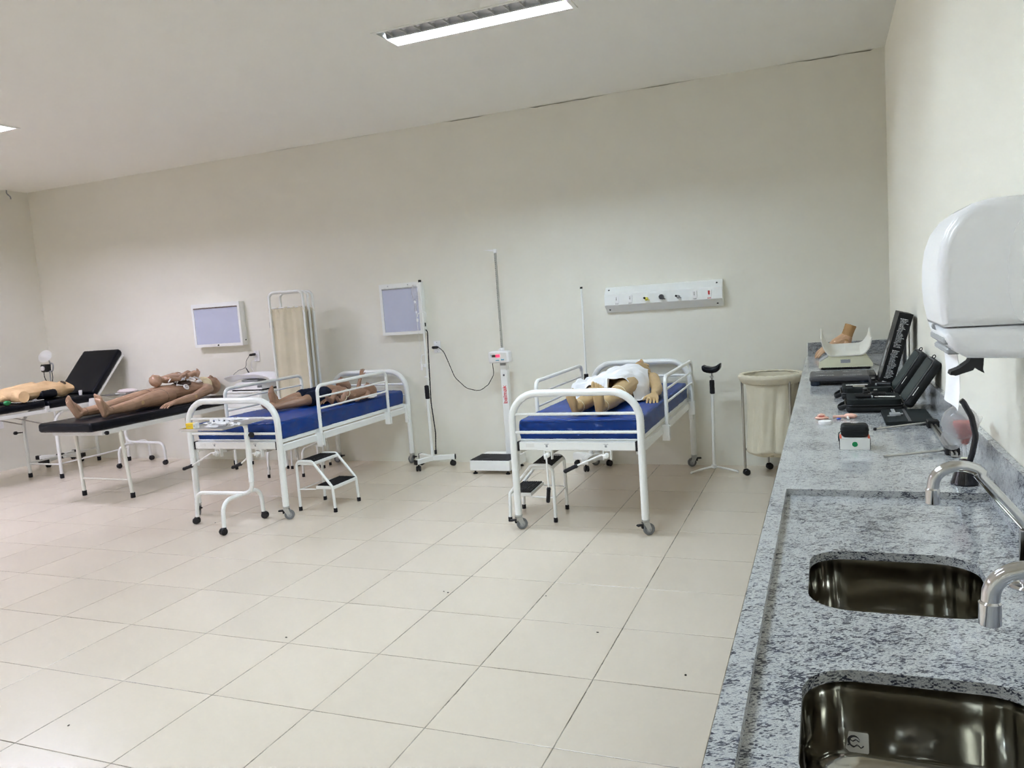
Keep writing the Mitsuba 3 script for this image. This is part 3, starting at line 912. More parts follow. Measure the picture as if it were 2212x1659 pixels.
part(t, 'brace', join([rod((-7.185, 3.42, 0.15), (-6.70, 3.42, 0.15), 0.010, 10), rod((-6.70, 3.42, 0.155), (-6.70, 4.295, 0.155), 0.008, 10), rod((-7.185, 3.42, 0.155), (-7.185, 4.295, 0.155), 0.008, 10)]), 'white_enamel', 50)
part(t, 'leg_rest_strut', join([rod((-7.185, 3.42, 0.58), (-7.14, 2.98, 0.73), 0.006, 8), rod((-6.70, 3.42, 0.56), (-6.74, 2.98, 0.73), 0.006, 8)]), 'steel_rod', 50)
part(t, 'knob', join([rod((-7.19, 3.40, 0.50), (-7.23, 3.37, 0.50), 0.006), disc((-7.245, 3.36, 0.50), 0.02, 0.024, 0, 8)]), 'black_plastic', 40)

t = thing('head_bolster', 'black vinyl headrest roll hung at the seat of the couch with a raised backrest', 'bolster', (-6.80, 3.43, 0.0))
part(t, 'roll', mv(rough(rbox((0.15, 0.20, 0.085), 0.035, (6, 6, 4)), 0.006, 12, 2), (0, 0, 0.900), ry=-14), 'black_vinyl', 50)
t = thing('paper_cup', 'small white bottle cap standing on the seat of the far couch', 'cap', (-6.74, 3.80, 0.845))
part(t, 'wall', lathe([(0, 0), (0.016, 0), (0.019, 0.05), (0.017, 0.052), (0, 0.05)], 14), 'white_plastic', 40)
t = thing('paper_sheet', 'white folded paper hanging over the edge of the far couch', 'paper', (-6.655, 3.86, 0.77))
part(t, 'sheet', sheet(lambda U, V: (0.006 * np.sin(3 * U) + 0.004, (U - 0.5) * 0.11 + 0.02 * V, (V - 1) * 0.085 + 0.03), 6, 5, 0.001), 'paper', 40)


# ---------------------------------------------------------------- examination lamp, folding screen, cabinet and baby scale
t = thing('examination_lamp', 'wheeled examination lamp with a round white head in the far corner', 'lamp', (-7.60, 4.12, 0))
part(t, 'pole', rod((0, 0, 0.09), (0, 0, 0.93), 0.012, 10), 'white_enamel', 50)
part(t, 'gooseneck', tube(fillet([(0, 0, 0.90), (0.01, 0, 1.10), (0.0, 0.03, 1.20), (0.0, 0.0, 1.25)], 0.06, 5), 0.007, 8), 'ink_grey', 50)
hd = lathe([(0, 0.055), (0.03, 0.055), (0.055, 0.035), (0.088, 0.0), (0.096, -0.004), (0.088, -0.004), (0, -0.001)], 28)
part(t, 'head', mv(hd, (0.0, -0.030, 1.282), rx=62, rz=20, s=(0.84, 0.84, 0.84)), 'white_enamel', 40)
part(t, 'lens', mv(disc((0, 0, -0.005), 0.076, 0.004, 2, 28), (0.0, -0.030, 1.282), rx=62, rz=20, s=(0.84, 0.84, 0.84)), 'milk_panel', 40)
part(t, 'control_box', bx(-0.085, 0.015, -0.045, 0.025, 1.095, 1.185, 0.012), 'black_plastic', 30)
part(t, 'dial', disc((-0.035, -0.052, 1.14), 0.028, 0.016, 1, 20), 'white_plastic', 40)
part(t, 'bracket', tube(fillet([(0.0, 0.0, 1.10), (0.075, -0.01, 1.10), (0.085, 0.0, 1.19), (0.02, 0.0, 1.20)], 0.03, 4), 0.008, 8), 'ink_grey', 50)
for px, py, qx in ((-0.05, -0.03, -0.015), (0.07, -0.02, 0.03)):
    part(t, 'cable', tube(fillet([(px, py, 1.10), (px * 1.05, py, 1.03), (qx + 0.01, -0.02, 0.93), (qx + 0.015, -0.02, 0.80)], 0.1, 6), 0.004, 6), 'black_rubber', 50)
for k, a in enumerate((200, 290, 20, 110)):
    ca, sa = math.cos(math.radians(a)), math.sin(math.radians(a))
    b = part(t, 'foot', mv(bx(0.0, 0.25, -0.022, 0.022, 0.062, 0.105, 0.004), (0, 0, 0), rz=a), 'white_enamel', False)
    part(b, 'end_cap', mv(bx(0.25, 0.295, -0.024, 0.024, 0.060, 0.107, 0.004), rz=a), 'black_plastic', False)
    ball_caster(t, ca * 0.235, sa * 0.235, 0.065, a, 0.026, b)
part(t, 'base_hub', disc((0, 0, 0.085), 0.045, 0.06, 2, 18), 'black_plastic', 40)

t = thing('folding_screen', 'folded white tube privacy screen with cream cloth behind the left bed', 'folding screen', (0, 0, 0))
panels = [((-4.218, 3.990), (-3.865, 4.060)), ((-4.263, 4.050), (-3.850, 4.120)), ((-4.183, 4.120), (-3.835, 4.175))]
for k, (a, b) in enumerate(panels):
    a, b = np.array([*a, 0]), np.array([*b, 0])
    zt_ = 1.785 - 0.004 * k
    up = np.array([0, 0, 1.0])
    f = part(t, 'panel_frame', join([tube(fillet([a + up * 0.10, a + up * zt_, b + up * zt_, b + up * 0.10], 0.055, 6), 0.0125, 10), rod(a + up * 1.63, b + up * 1.63, 0.006, 8), rod(a + up * 0.30, b + up * 0.30, 0.006, 8)]), 'white_enamel', 50)
    L_ = b - a
    nn = np.array([-L_[1], L_[0], 0]) / np.linalg.norm(L_)

    def cloth(U, V, a=a, L_=L_, nn=nn, k=k):
        w = 0.006 * np.sin(U * 12 + 1.5 * np.sin(V * 3 + k)) + 0.0025 * np.sin(U * 31 + k) * (0.3 + 0.7 * V ** 2)
        s_ = 0.045 + 0.91 * U
        z = 0.31 + 1.315 * V - 0.012 * np.sin(U * 40) * (V > 0.96)
        return a[0] + L_[0] * s_ + nn[0] * w, a[1] + L_[1] * s_ + nn[1] * w, z
    part(f, 'curtain', sheet(cloth, 64, 22, 0.002), 'screen_cloth', 50)
    for q in ((0.02, 0.24, 0.5, 0.72, 0.97) if k != 1 else (0.05, 0.95)):
        p = a + L_ * q + up * 1.632
        part(f, 'tie_tape', join([disc(p, 0.010, 0.012, 2, 8), tube([p, p + np.array([0.008, -0.012, -0.02]), p + np.array([0.012 + 0.02 * q, -0.014, -0.055])], 0.0025, 5), tube([p, p + np.array([-0.014, -0.012, 0.006]), p + np.array([-0.02, -0.014, -0.03])], 0.0025, 5)]), 'canvas', 40)
    ends = [(a, -1), (b, 1)] if k != 1 else []
    for e, sg in ends:
        s0 = 0.36 if k == 0 else 0.10
        ft = part(f, 'foot_bow', tube(fillet([e + nn * -s0 + up * 0.012, e + nn * (0.02 - s0) + up * 0.26, e + nn * 0.03 + up * 0.26, e + nn * 0.04 + up * 0.012], 0.07, 6), 0.011, 8), 'white_enamel', 50)
        for s_ in (-s0, 0.04):
            p = e + nn * s_
            part(ft, 'foot_cap', lathe([(0, 0), (0.0135, 0), (0.0135, 0.03), (0.011, 0.032)], 10, (p[0], p[1], 0)), 'black_rubber', 40)
part(t, 'hinge', join([bx(-4.258, -4.228, 4.005, 4.03, 1.44, 1.50, 0.002), bx(-4.258, -4.228, 4.005, 4.03, 0.60, 0.66, 0.002)]), 'zinc', False)
tapes = []
for k in range(7):
    x = -4.18 + 0.05 * k
    y = 3.985 + 0.010 * k
    part(t, 'tie_tape', tube([(x, y, 0.335), (x + 0.01, y - 0.01, 0.29), (x - 0.012, y - 0.005, 0.25), (x + 0.004, y, 0.205 + 0.02 * math.sin(5 * k))], 0.003, 5), 'canvas', 40)

t = thing('bedside_cabinet', 'white metal bedside cabinet on slim legs behind the left bed', 'cabinet', (-4.615, 4.085, 0))
part(t, 'body', bx(-0.225, 0.225, -0.15, 0.125, 0.44, 0.80, 0.004), 'white_enamel', False)
part(t, 'top', bx(-0.24, 0.24, -0.165, 0.135, 0.80, 0.820, 0.004), 'white_enamel', False)
dw = part(t, 'drawer', bx(-0.212, 0.212, -0.159, -0.148, 0.655, 0.785, 0.003), 'white_enamel', False)
part(dw, 'knob', join([rod((0, -0.158, 0.745), (0, -0.172, 0.745), 0.006), ball((0, -0.177, 0.745), 0.013, 2)]), 'ink_grey', 40)
part(t, 'door', bx(-0.212, 0.212, -0.159, -0.148, 0.455, 0.645, 0.003), 'white_enamel', False)
for x in (-0.205, 0.205):
    for y in (-0.13, 0.11):
        lg = part(t, 'leg', rod((x, y, 0.01), (x, y, 0.45), 0.0125, 10), 'white_enamel', 50)
        part(lg, 'foot_cap', lathe([(0, 0), (0.014, 0), (0.015, 0.003), (0.015, 0.035), (0.0125, 0.036)], 10, (x, y, 0)), 'black_rubber', 40)

t = thing('baby_scale', 'white digital baby scale with a curved tray on the bedside cabinet', 'scale', (-4.565, 4.060, 0.8205))
part(t, 'body', extr(Polygon([(-0.19, 0.012), (0.19, 0.012), (0.175, 0.06), (0.12, 0.085), (-0.12, 0.085), (-0.16, 0.06)]), 0.24, 'xz', -0.12), 'white_plastic', False)
part(t, 'side_panel', bx(0.135, 0.192, -0.124, -0.119, 0.028, 0.062, 0.002), 'grey_light', False)
for k in range(4):
    part(t, 'button', bx(0.142 + 0.013 * k, 0.150 + 0.013 * k, -0.127, -0.123, 0.038, 0.050), 'ink_dark', False)
part(t, 'display', bx(-0.03, 0.03, -0.125, -0.119, 0.058, 0.07), 'blue_tab', False)
part(t, 'base_foot', join([bx(-0.19, -0.15, -0.12, 0.12, 0, 0.014), bx(0.15, 0.19, -0.12, 0.12, 0, 0.014), bx(-0.18, 0.18, -0.118, 0.118, 0.006, 0.013)]), 'black_rubber', False)
part(t, 'tray_post', bx(-0.10, 0.10, -0.07, 0.07, 0.085, 0.108, 0.004), 'ink_grey', False)
part(t, 'tray', sheet(lambda U, V: ((U - 0.5) * 0.54, (V - 0.5) * 0.27, 0.112 + 0.055 * (2 * np.abs(V - 0.5)) ** 2.2 - 0.030 * (2 * np.abs(U - 0.5)) ** 3), 26, 12, -0.004), 'white_gloss', 50)


# ---------------------------------------------------------------- platform scale
t = thing('platform_scale', 'white platform scale with a height rod and a red lit display against the wall', 'scale', (0, 0, 0))
part(t, 'platform', bx(-2.125, -1.735, 3.925, 4.335, 0.035, 0.128, 0.004), 'white_enamel', False)
part(t, 'mat', join([bx(-2.120, -1.740, 3.93, 4.20, 0.128, 0.134, 0.002)] + [mv(bx(-0.05, 0.05, -0.004, 0.004, 0.133, 0.1355), (-2.0, 4.02, 0), rz=40 + 0 * k) for k in range(1)]), 'black_rubber', False)
for x in (-2.09, -1.77):
    for y in (3.96, 4.30):
        part(t, 'foot', lathe([(0, 0), (0.019, 0), (0.021, 0.004), (0.019, 0.012), (0.007, 0.014), (0.007, 0.037)], 12, (x, y, 0)), 'black_rubber', 40)
col = part(t, 'column', bx(-1.888, -1.818, 4.225, 4.285, 0.128, 0.985, 0.006), 'white_enamel', False)
LOGO = meshkit.text_mesh('balmak', 0.034, 0.0012, True)
w_ = LOGO.bounds[1][0]
part(col, 'lettering', mv(LOGO, (-1.838, 4.2248, 0.605), rx=0) if False else trimesh.Trimesh(np.stack([-1.838 - np.asarray(LOGO.vertices)[:, 1], 4.2252 - np.asarray(LOGO.vertices)[:, 2], 0.600 + np.asarray(LOGO.vertices)[:, 0] * 1.05], 1), LOGO.faces, process=False), 'red_print', False, label='red upright lettering reading balmak')
part(col, 'screw', disc((-1.853, 4.224, 0.865), 0.009, 0.006, 1, 12), 'ink_dark', False)
part(t, 'collar', join([bx(-1.880, -1.826, 4.215, 4.27, 0.955, 0.99, 0.003)]), 'ink_grey', False)
hd = part(t, 'display_head', rbox((0.205, 0.085, 0.108), 0.018, (4, 3, 3), (-1.868, 4.205, 1.035)), 'white_plastic', 50)
part(hd, 'face_plate', extr(rrect(-1.955, -1.790, 0.993, 1.076, 0.008), 0.003, 'xz', 4.160), 'label_white', False)
part(hd, 'screen', bx(-1.928, -1.868, 4.157, 4.161, 1.038, 1.059), 'dark_brown', False)
part(hd, 'lit_digits', join([bx(-1.893, -1.889, 4.1555, 4.158, 1.040, 1.057), bx(-1.886, -1.852, 4.1555, 4.158, 1.036, 1.061, 0.0008)]), 'red_plastic', False, label='glowing red digits', emitter={'type': 'area', 'radiance': {'type': 'rgb', 'value': [0.30, 0.006, 0.02]}})
for q in ((-1.842, -1.812, 1.008, 1.018), (-1.895, -1.862, 1.004, 1.012), (-1.94, -1.934, 1.053, 1.06), (-1.944, -1.930, 1.043, 1.046)):
    part(hd, 'button', bx(q[0], q[1], 4.157, 4.161, q[2], q[3]), 'blue_tab', False)
rdp = part(t, 'height_rod', bx(-1.861, -1.845, 4.222, 4.238, 1.085, 1.985), 'rod_grey', False)
part(rdp, 'scale_marks', join([bx(-1.861, -1.853 if k % 5 else -1.848, 4.2214, 4.2222, 1.10 + 0.0175 * k, 1.1035 + 0.0175 * k) for k in range(50)]), 'ink_dark', False)
part(t, 'rod_clamp', join([bx(-1.872, -1.836, 4.212, 4.248, 1.088, 1.118, 0.004), disc((-1.866, 4.20, 1.10), 0.010, 0.02, 1, 10)]), 'white_plastic', False)
part(t, 'head_bar', join([bx(-1.866, -1.838, 4.215, 4.245, 1.975, 2.012, 0.004), extr(Polygon([(-1.866, 2.006), (-1.97, 2.012), (-1.866, 1.990)]), 0.012, 'xz', 4.224)]), 'white_plastic', False)


# ---------------------------------------------------------------- drip stands
def star_base(t, angles, L_, z, w=0.021, hgt=0.045, cap=True):
    for a in angles:
        ca, sa = math.cos(math.radians(a)), math.sin(math.radians(a))
        b = part(t, 'foot', mv(bx(0.0, L_, -w, w, z, z + hgt, 0.003), rz=a), 'white_enamel', False)
        if cap:
            part(b, 'end_cap', mv(bx(L_ - 0.001, L_ + 0.010, -w - 0.001, w + 0.001, z - 0.001, z + hgt + 0.001, 0.002), rz=a), 'black_plastic', False)
        ball_caster(t, ca * (L_ - 0.03), sa * (L_ - 0.03), z + 0.002, a + 35, 0.026, b)


t = thing('drip_stand', 'white drip stand on casters in front of the light box by the wall', 'drip stand', (-2.645, 4.195, 0))
part(t, 'pole', join([rod((0, 0, 0.08), (0, 0, 0.76), 0.0145, 12), rod((0.012, 0.012, 0.75), (0.012, 0.012, 1.775), 0.0105, 12)]), 'white_enamel', 50)
part(t, 'grip', lathe([(0.015, 0.665), (0.0215, 0.668), (0.0215, 0.790), (0.012, 0.795)], 14), 'black_rubber', 40)
part(t, 'top_cap', disc((0.012, 0.012, 1.783), 0.014, 0.022, 2, 14), 'black_plastic', 40)
for q in ([(0.012, 0.0, 1.49), (0.05, 0, 1.492), (0.062, 0, 1.445)], [(0.012, 0.0, 1.49), (-0.03, 0, 1.48), (-0.036, 0, 1.45)], [(0.012, 0, 1.085), (-0.028, 0, 1.09), (-0.038, 0, 1.04), (-0.028, 0, 1.0)]):
    part(t, 'hook', tube(fillet(q, 0.02, 4), 0.004, 6), 'white_enamel', 50)
part(t, 'pole_clip', join([disc((0, 0, 0.985), 0.018, 0.03, 2, 12), disc((0.004, 0, 0.875), 0.018, 0.014, 2, 12)]), 'white_plastic', 40)
star_base(t, (251, 22, 150), 0.215, 0.066)

t = thing('drip_stand', 'white drip stand on casters behind the right bed', 'drip stand', (-1.082, 4.270, 0))
part(t, 'pole', join([rod((0, 0, 0.08), (0, 0, 0.72), 0.0145, 12), rod((0, 0, 0.70), (0.004, 0, 1.60), 0.009, 12)]), 'white_enamel', 50)
part(t, 'grip', lathe([(0.011, 0.765), (0.0195, 0.768), (0.0195, 0.845), (0.011, 0.848)], 14), 'black_rubber', 40)
part(t, 'top_cap', disc((0.004, 0, 1.606), 0.011, 0.016, 2, 14), 'black_plastic', 40)
part(t, 'casting', lathe([(0, 0.05), (0.04, 0.05), (0.05, 0.06), (0.05, 0.10), (0.02, 0.14), (0.015, 0.24)], 18), 'white_enamel', 40)
star_base(t, (268, 158, 25), 0.185, 0.066, 0.032, 0.058, False)

t = thing('infusion_set', 'clear plastic infusion bag and drip line hanging on the drip stand', 'infusion set', (-2.683, 4.178, 0))
bag = sheet(lambda U, V: ((U - 0.5) * 0.062 * (0.75 + 0.25 * np.sin(V * PI)), -0.012 * np.sin(U * PI) + 0.004 * np.sin(V * 9 + U * 4), 1.60 + 0.15 * V), 8, 10)
part(t, 'bag', bag, 'clear_plastic', 50)
part(t, 'chamber', join([lathe([(0.006, 1.50), (0.011, 1.505), (0.011, 1.57), (0.005, 1.58)], 12)]), 'clear_plastic', 50)
part(t, 'fitting', join([disc((0, -0.004, 1.593), 0.008, 0.02, 2, 10), disc((0.003, 0, 1.492), 0.006, 0.02, 2, 10), rbox((0.018, 0.012, 0.03), 0.004, (2, 2, 2), (0.008, 0.0, 1.418)), bx(-0.03, 0.02, -0.005, 0.0, 1.735, 1.739)]), 'white_plastic', 40)
part(t, 'line', tube(fillet([(0.003, 0, 1.49), (0.005, -0.003, 1.43), (0.01, -0.004, 1.30), (0.014, 0.0, 1.12)], 0.1, 6), 0.0022, 6), 'label_white', 50)
t = thing('iv_clamp', 'small white clip hanging from the lower hook of the drip stand', 'clip', (-2.675, 4.185, 0))
part(t, 'clip', join([rbox((0.016, 0.010, 0.062), 0.004, (2, 2, 3), (0.0, 0, 0.972)), tube([(0.0, 0, 1.0), (-0.012, 0, 1.02), (0.006, 0, 1.045)], 0.003, 6), tube([(-0.022, 0, 1.012), (0.018, 0, 1.022)], 0.003, 6)]), 'white_plastic', 40)


# ---------------------------------------------------------------- arm rest stand and laundry hamper
t = thing('arm_rest_stand', 'white stand with a black curved arm rest between the right bed and the hamper', 'arm rest stand', (0.012, 4.13, 0))
part(t, 'pole', rod((0, 0, 0.05), (0.014, -0.01, 0.70), 0.0125, 12), 'white_enamel', 50)
part(t, 'grip', lathe([(0.012, 0.665), (0.0195, 0.668), (0.0195, 0.775), (0.012, 0.778)], 14, (0.014, -0.01, 0)), 'black_rubber', 40)
part(t, 'pivot', join([rod((0.014, -0.01, 0.77), (0.016, -0.01, 0.835), 0.006, 8), disc((0.015, -0.016, 0.805), 0.012, 0.016, 1, 12), rod((-0.002, -0.016, 0.805), (0.03, -0.016, 0.808), 0.004)]), 'zinc', 40)
pad = rbox((0.150, 0.115, 0.048), 0.022, (12, 6, 3))
v = np.array(pad.vertices)
u_ = v[:, 0] / 0.075
v[:, 2] += 0.034 * np.abs(u_) ** 2.2 * (1 + 0.25 * u_) * np.where(v[:, 2] > 0, 1.0, 0.75)
part(t, 'pad', trimesh.Trimesh(v + [0.016, -0.01, 0.862], pad.faces, process=False), 'black_vinyl', 60)
for a in (195, 8, 105):
    part(t, 'foot', mv(tube(fillet([(0, 0, 0.058), (0.10, 0, 0.035), (0.185, 0, 0.012), (0.19, 0, 0.003)], 0.03, 4), 0.0095, 8), rz=a), 'white_enamel', 50)
part(t, 'foot_hub', disc((0, 0, 0.058), 0.022, 0.03, 2, 14), 'white_enamel', 40)

hc = np.array([0.49, 4.085])
HR = 0.228
t = thing('laundry_hamper', 'canvas laundry hamper on a chrome frame with casters beside the counter', 'laundry hamper', (hc[0], hc[1], 0))
angs = np.linspace(0, 2 * PI, 49)[:-1]
ring = np.stack([HR * np.cos(angs), HR * np.sin(angs), np.full(48, 0.805)], 1)
part(t, 'hoop', tube(ring, 0.012, 8, closed=True), 'steel_rod', 50)
posts = [(-0.222, -0.02), (0.142, -0.175), (0.205, 0.09), (-0.06, 0.215)]
for px, py in posts:
    pp = part(t, 'post', rod((px, py, 0.055), (px, py, 0.80), 0.0095, 10), 'steel_rod', 50)
    ball_caster(t, px, py, 0.065, 30, 0.026, pp)
part(t, 'lower_rail', join([rod((*posts[i], 0.215), (*posts[(i + 1) % 4], 0.215), 0.007, 8) for i in range(4)]), 'steel_rod', 50)


def bagf(U, V):
    a = U * 2 * PI
    fold = 0.012 * np.sin(a * 7 + 2 * np.sin(3 * V)) * np.minimum(1, V * 3) + 0.007 * np.sin(a * 17 + 5 * V) * np.minimum(1, V * 2)
    r = np.where(V < 0.86, HR - 0.018 - 0.025 * np.sin(V * PI) + fold, (HR - 0.02) * np.clip((1 - V) / 0.14, 0, 1) ** 0.5)
    sq = 1 - 0.04 * np.cos(4 * a)
    z = np.where(V < 0.86, 0.815 - 0.60 * V / 0.86, 0.215 - 0.055 * np.clip((V - 0.86) / 0.14, 0, 1)) + 0.012 * np.sin(a * 3) * V
    return r * sq * np.cos(a), r * sq * np.sin(a), z


bg = part(t, 'bag', sheet(bagf, 97, 40, 0.002), 'canvas', 60)


def cuff(U, V):
    a = U * 2 * PI
    w = V * 2 * PI * 0.72 - 0.9
    rr = 0.021 + 0.003 * np.sin(a * 23)
    return (HR + rr * np.sin(w) + 0.0) * np.cos(a), (HR + rr * np.sin(w)) * np.sin(a), 0.805 + rr * np.cos(w) - 0.03 * np.clip((V - 0.75) / 0.25, 0, 1)


part(bg, 'cuff', sheet(cuff, 97, 12, 0.0015), 'canvas', 60)


# ---------------------------------------------------------------- on the back wall
def light_box(x0, x1, z0, z1, label, lip):
    t = thing('light_box', label, 'light box', (0, 0, 0))
    y0, y1 = 4.345, Y_B - 0.001
    body = part(t, 'case', join([bx(x0, x1, y0 + 0.01, y1, z0, z1, 0.003), extr(sbox(x0, z0, x1, z1).difference(sbox(x0 + 0.028, z0 + 0.030, x1 - 0.028, z1 - 0.045)), 0.012, 'xz', y0)]), 'white_enamel', False)
    part(t, 'viewing_panel', bx(x0 + 0.029, x1 - 0.029, y0 + 0.005, y0 + 0.0095, z0 + 0.031, z1 - 0.046), 'milk_panel', False)
    part(t, 'film_clip', bx(x0 + 0.029, x1 - 0.029, y0 - 0.004, y0 + 0.006, z1 - 0.055, z1 - 0.044, 0.001), 'film_brown' if lip else 'grey_light', False)
    if lip:
        part(t, 'switch', bx((x0 + x1) / 2 - 0.012, (x0 + x1) / 2 + 0.008, y0 - 0.002, y0 + 0.001, z0 + 0.008, z0 + 0.022), 'black_plastic', False)
        part(t, 'side_screw', disc((x1, 4.40, z0 + 0.055), 0.008, 0.004, 0, 10), 'black_plastic', False)
    else:
        part(t, 'screw', join([disc((x, y0 - 0.001, z1 - 0.02), 0.005, 0.004, 1, 10) for x in (x0 + 0.10, x1 - 0.13)]), 'ink_grey', False)
        part(t, 'switch', bx(x1 - 0.001, x1 + 0.004, 4.385, 4.405, 1.35, 1.385, 0.001), 'black_plastic', False)
    return t


light_box(-5.565, -4.905, 1.270, 1.742, 'wide white film viewing light box on the wall above the couch', True)
light_box(-3.165, -2.712, 1.283, 1.783, 'upright white film viewing light box on the wall behind the drip stand', False)


def wall_socket(x, z, label):
    t = thing('wall_socket', label, 'wall socket', (x, 0, z))
    part(t, 'plate', bx(-0.037, 0.037, Y_B - 0.009, Y_B - 0.0005, -0.058, 0.058, 0.003), 'white_plastic', False)
    part(t, 'insert', bx(-0.022, 0.022, Y_B - 0.012, Y_B - 0.008, -0.03, 0.03, 0.002), 'white_gloss', False)
    part(t, 'screw', join([disc((0, Y_B - 0.0095, q), 0.0035, 0.002, 1, 8) for q in (-0.045, 0.045)]), 'ink_grey', False)
    return t


wall_socket(-2.616, 1.142, 'white wall socket feeding the platform scale, right of the drip stand')
wall_socket(-4.805, 1.140, 'white wall socket below the wide light box, with a black plug')
t = thing('wall_socket', 'white wall plate low on the side wall at the frame edge', 'wall socket', (X_L, 3.70, 0.55))
part(t, 'plate', bx(0.0005, 0.010, -0.04, 0.04, -0.06, 0.06, 0.003), 'white_plastic', False)
part(t, 'insert', bx(0.009, 0.012, -0.024, 0.024, -0.032, 0.032, 0.002), 'white_gloss', False)

t = thing('power_cord', 'thin black power cord sagging from the socket to the scale display', 'cord', (0, 0, 0))
part(t, 'plug', tube([(-2.655, 4.395, 1.140), (-2.645, 4.392, 1.140), (-2.605, 4.392, 1.141), (-2.59, 4.392, 1.142)], [0.010, 0.014, 0.014, 0.007], 10), 'black_plastic', 40)
part(t, 'cable', tube(fillet([(-2.59, 4.392, 1.142), (-2.535, 4.39, 1.10), (-2.50, 4.385, 1.02), (-2.43, 4.38, 0.842), (-2.31, 4.37, 0.735), (-2.17, 4.36, 0.705), (-2.06, 4.33, 0.77), (-1.975, 4.28, 0.87), (-1.955, 4.22, 0.99)], 0.12, 5), 0.0032, 6), 'black_rubber', 60)
t = thing('power_cord', 'black power cord running down along the drip stand from the upright light box', 'cord', (0, 0, 0))
part(t, 'cable', tube(fillet([(-2.708, 4.39, 1.315), (-2.68, 4.37, 1.30), (-2.655, 4.31, 1.19), (-2.648, 4.28, 0.93), (-2.652, 4.27, 0.62), (-2.625, 4.26, 0.32), (-2.635, 4.25, 0.13)], 0.12, 5), 0.005, 6), 'black_rubber', 60)
part(t, 'plug', rod((-2.636, 4.25, 0.118), (-2.633, 4.245, 0.155), 0.012, 10), 'black_plastic', 40)
t = thing('power_cord', 'grey power cord looping from the socket down to the white baby scale', 'cord', (0, 0, 0))
part(t, 'plug', tube([(-4.87, 4.392, 1.158), (-4.86, 4.39, 1.158), (-4.80, 4.39, 1.163)], [0.010, 0.014, 0.014], 10), 'black_plastic', 40)
part(t, 'cable', tube(fillet([(-4.87, 4.392, 1.157), (-4.925, 4.39, 1.10), (-4.93, 4.385, 1.02), (-5.02, 4.37, 1.00), (-5.09, 4.35, 0.955), (-5.06, 4.33, 0.912), (-4.95, 4.33, 0.905)], 0.06, 5), 0.0035, 6), 'cord_grey', 60)
part(t, 'adapter', tube([(-4.93, 4.38, 1.02), (-4.88, 4.36, 0.97), (-4.845, 4.34, 0.925)], [0.004, 0.008, 0.004], 8), 'ink_dark', 40)
part(t, 'white_lead', tube(fillet([(-4.79, 4.40, 1.11), (-4.85, 4.395, 1.09), (-4.87, 4.39, 1.03), (-4.83, 4.38, 0.98)], 0.03, 4), 0.003, 6), 'white_plastic', 60)

# medical gas panel: folded steel cover with sockets and valves
t = thing('gas_panel', 'long white medical gas panel with valves and sockets on the wall above the right bed', 'gas panel', (0, 0, 0))
gx0, gx1 = -0.893, 0.112
prof = [(Y_B - 0.001, 1.592), (4.395, 1.588), (4.338, 1.530), (4.332, 1.435), (4.408, 1.372), (Y_B - 0.001, 1.370)]
gm = extr(Polygon(prof), gx1 - gx0, 'yz', gx0)
gp = part(t, 'cover', gm, 'white_enamel', False)
for x in (gx0 + 0.035, gx1 - 0.045):
    part(gp, 'screw', join([mv(disc((0, 0, 0), 0.0075, 0.005, 2, 12), (x, 4.372, 1.566), rx=45), mv(disc((0, 0, 0), 0.0075, 0.005, 2, 12), (x, 4.379, 1.395), rx=130)]), 'ink_dark', False)
for x, red in ((-0.781, 0), (-0.662, 0), (-0.112, 0), (0.008, 1)):
    o = part(t, 'socket_outlet', bx(x - 0.017, x + 0.017, 4.325, 4.337, 1.452, 1.512, 0.002), 'white_plastic', False)
    part(o, 'socket_face', extr(rrect(x - 0.010, x + 0.006, 1.470, 1.506, 0.0078), 0.003, 'xz', 4.3225), 'red_plastic' if red else 'label_white', False)
    if not red:
        part(o, 'socket_hole', join([disc((x - 0.002, 4.322, z), 0.0028, 0.002, 1, 8) for z in (1.480, 1.488, 1.497)]), 'ink_dark', False)
    part(t, 'tag', bx(x - 0.017, x + 0.014, 4.3315, 4.3345, 1.441, 1.446), 'red_plastic' if red else 'ink_grey', False)
for x, m_, kind in ((-0.52, 'valve_yellow', 0), (-0.385, 'grey_plastic', 1), (-0.251, 'grey_light', 0)):
    v_ = part(t, 'valve', join([rod((x + 0.004, 4.34, 1.474), (x + 0.004, 4.285, 1.474), 0.012, 12), rod((x, 4.30, 1.472), (x + 0.03, 4.30, 1.460), 0.005, 8)] + ([disc((x, 4.29, 1.48), 0.022, 0.014, 1, 18)] if kind else [ball((x + 0.006, 4.29, 1.470), 0.0145, 2)])), m_, 40)
    part(v_, 'valve_cap', disc((x - 0.008, 4.278, 1.48), 0.0085, 0.014, 1, 12) if not kind else join([disc((x + 0.012, 4.28, 1.467), 0.010, 0.014, 1, 12), disc((x, 4.2825, 1.48), 0.016, 0.002, 1, 16)]), 'black_plastic' if not kind else 'ink_dark', 40)

# ceiling corner: stub of a cut cable
t = thing('cable_stub', 'short dark cable stub hanging from the ceiling in the far left corner', 'cable', (-7.965, 4.15, 0))
part(t, 'cable', tube(fillet([(0.02, 0.0, 3.245), (0.03, -0.01, 3.20), (0.05, 0.02, 3.16), (0.045, 0.02, 3.135)], 0.03, 4), [0.006] * 11 + [0.010] if False else 0.007, 6), 'ink_grey', 40)

crumbs = []
rng = np.random.default_rng(5)
for x, y in ((-1.02, 1.24), (-1.05, 1.25), (-0.48, 1.30), (-0.10, 0.93), (0.35, 0.62), (-1.55, 0.55), (-3.5, 2.2), (-1.9, -0.35)):
    crumbs.append(ball((x, y, 0.002), rng.uniform(0.003, 0.006, 3) * [1, 1, 0.5], 1))
scene['dirt_crumbs'] = mikit.ply(join(crumbs), 'speck', 40)
labels['dirt_crumbs'] = {'label': 'small dark dirt crumbs scattered on the beige tiles', 'category': 'dirt', 'kind': 'stuff'}


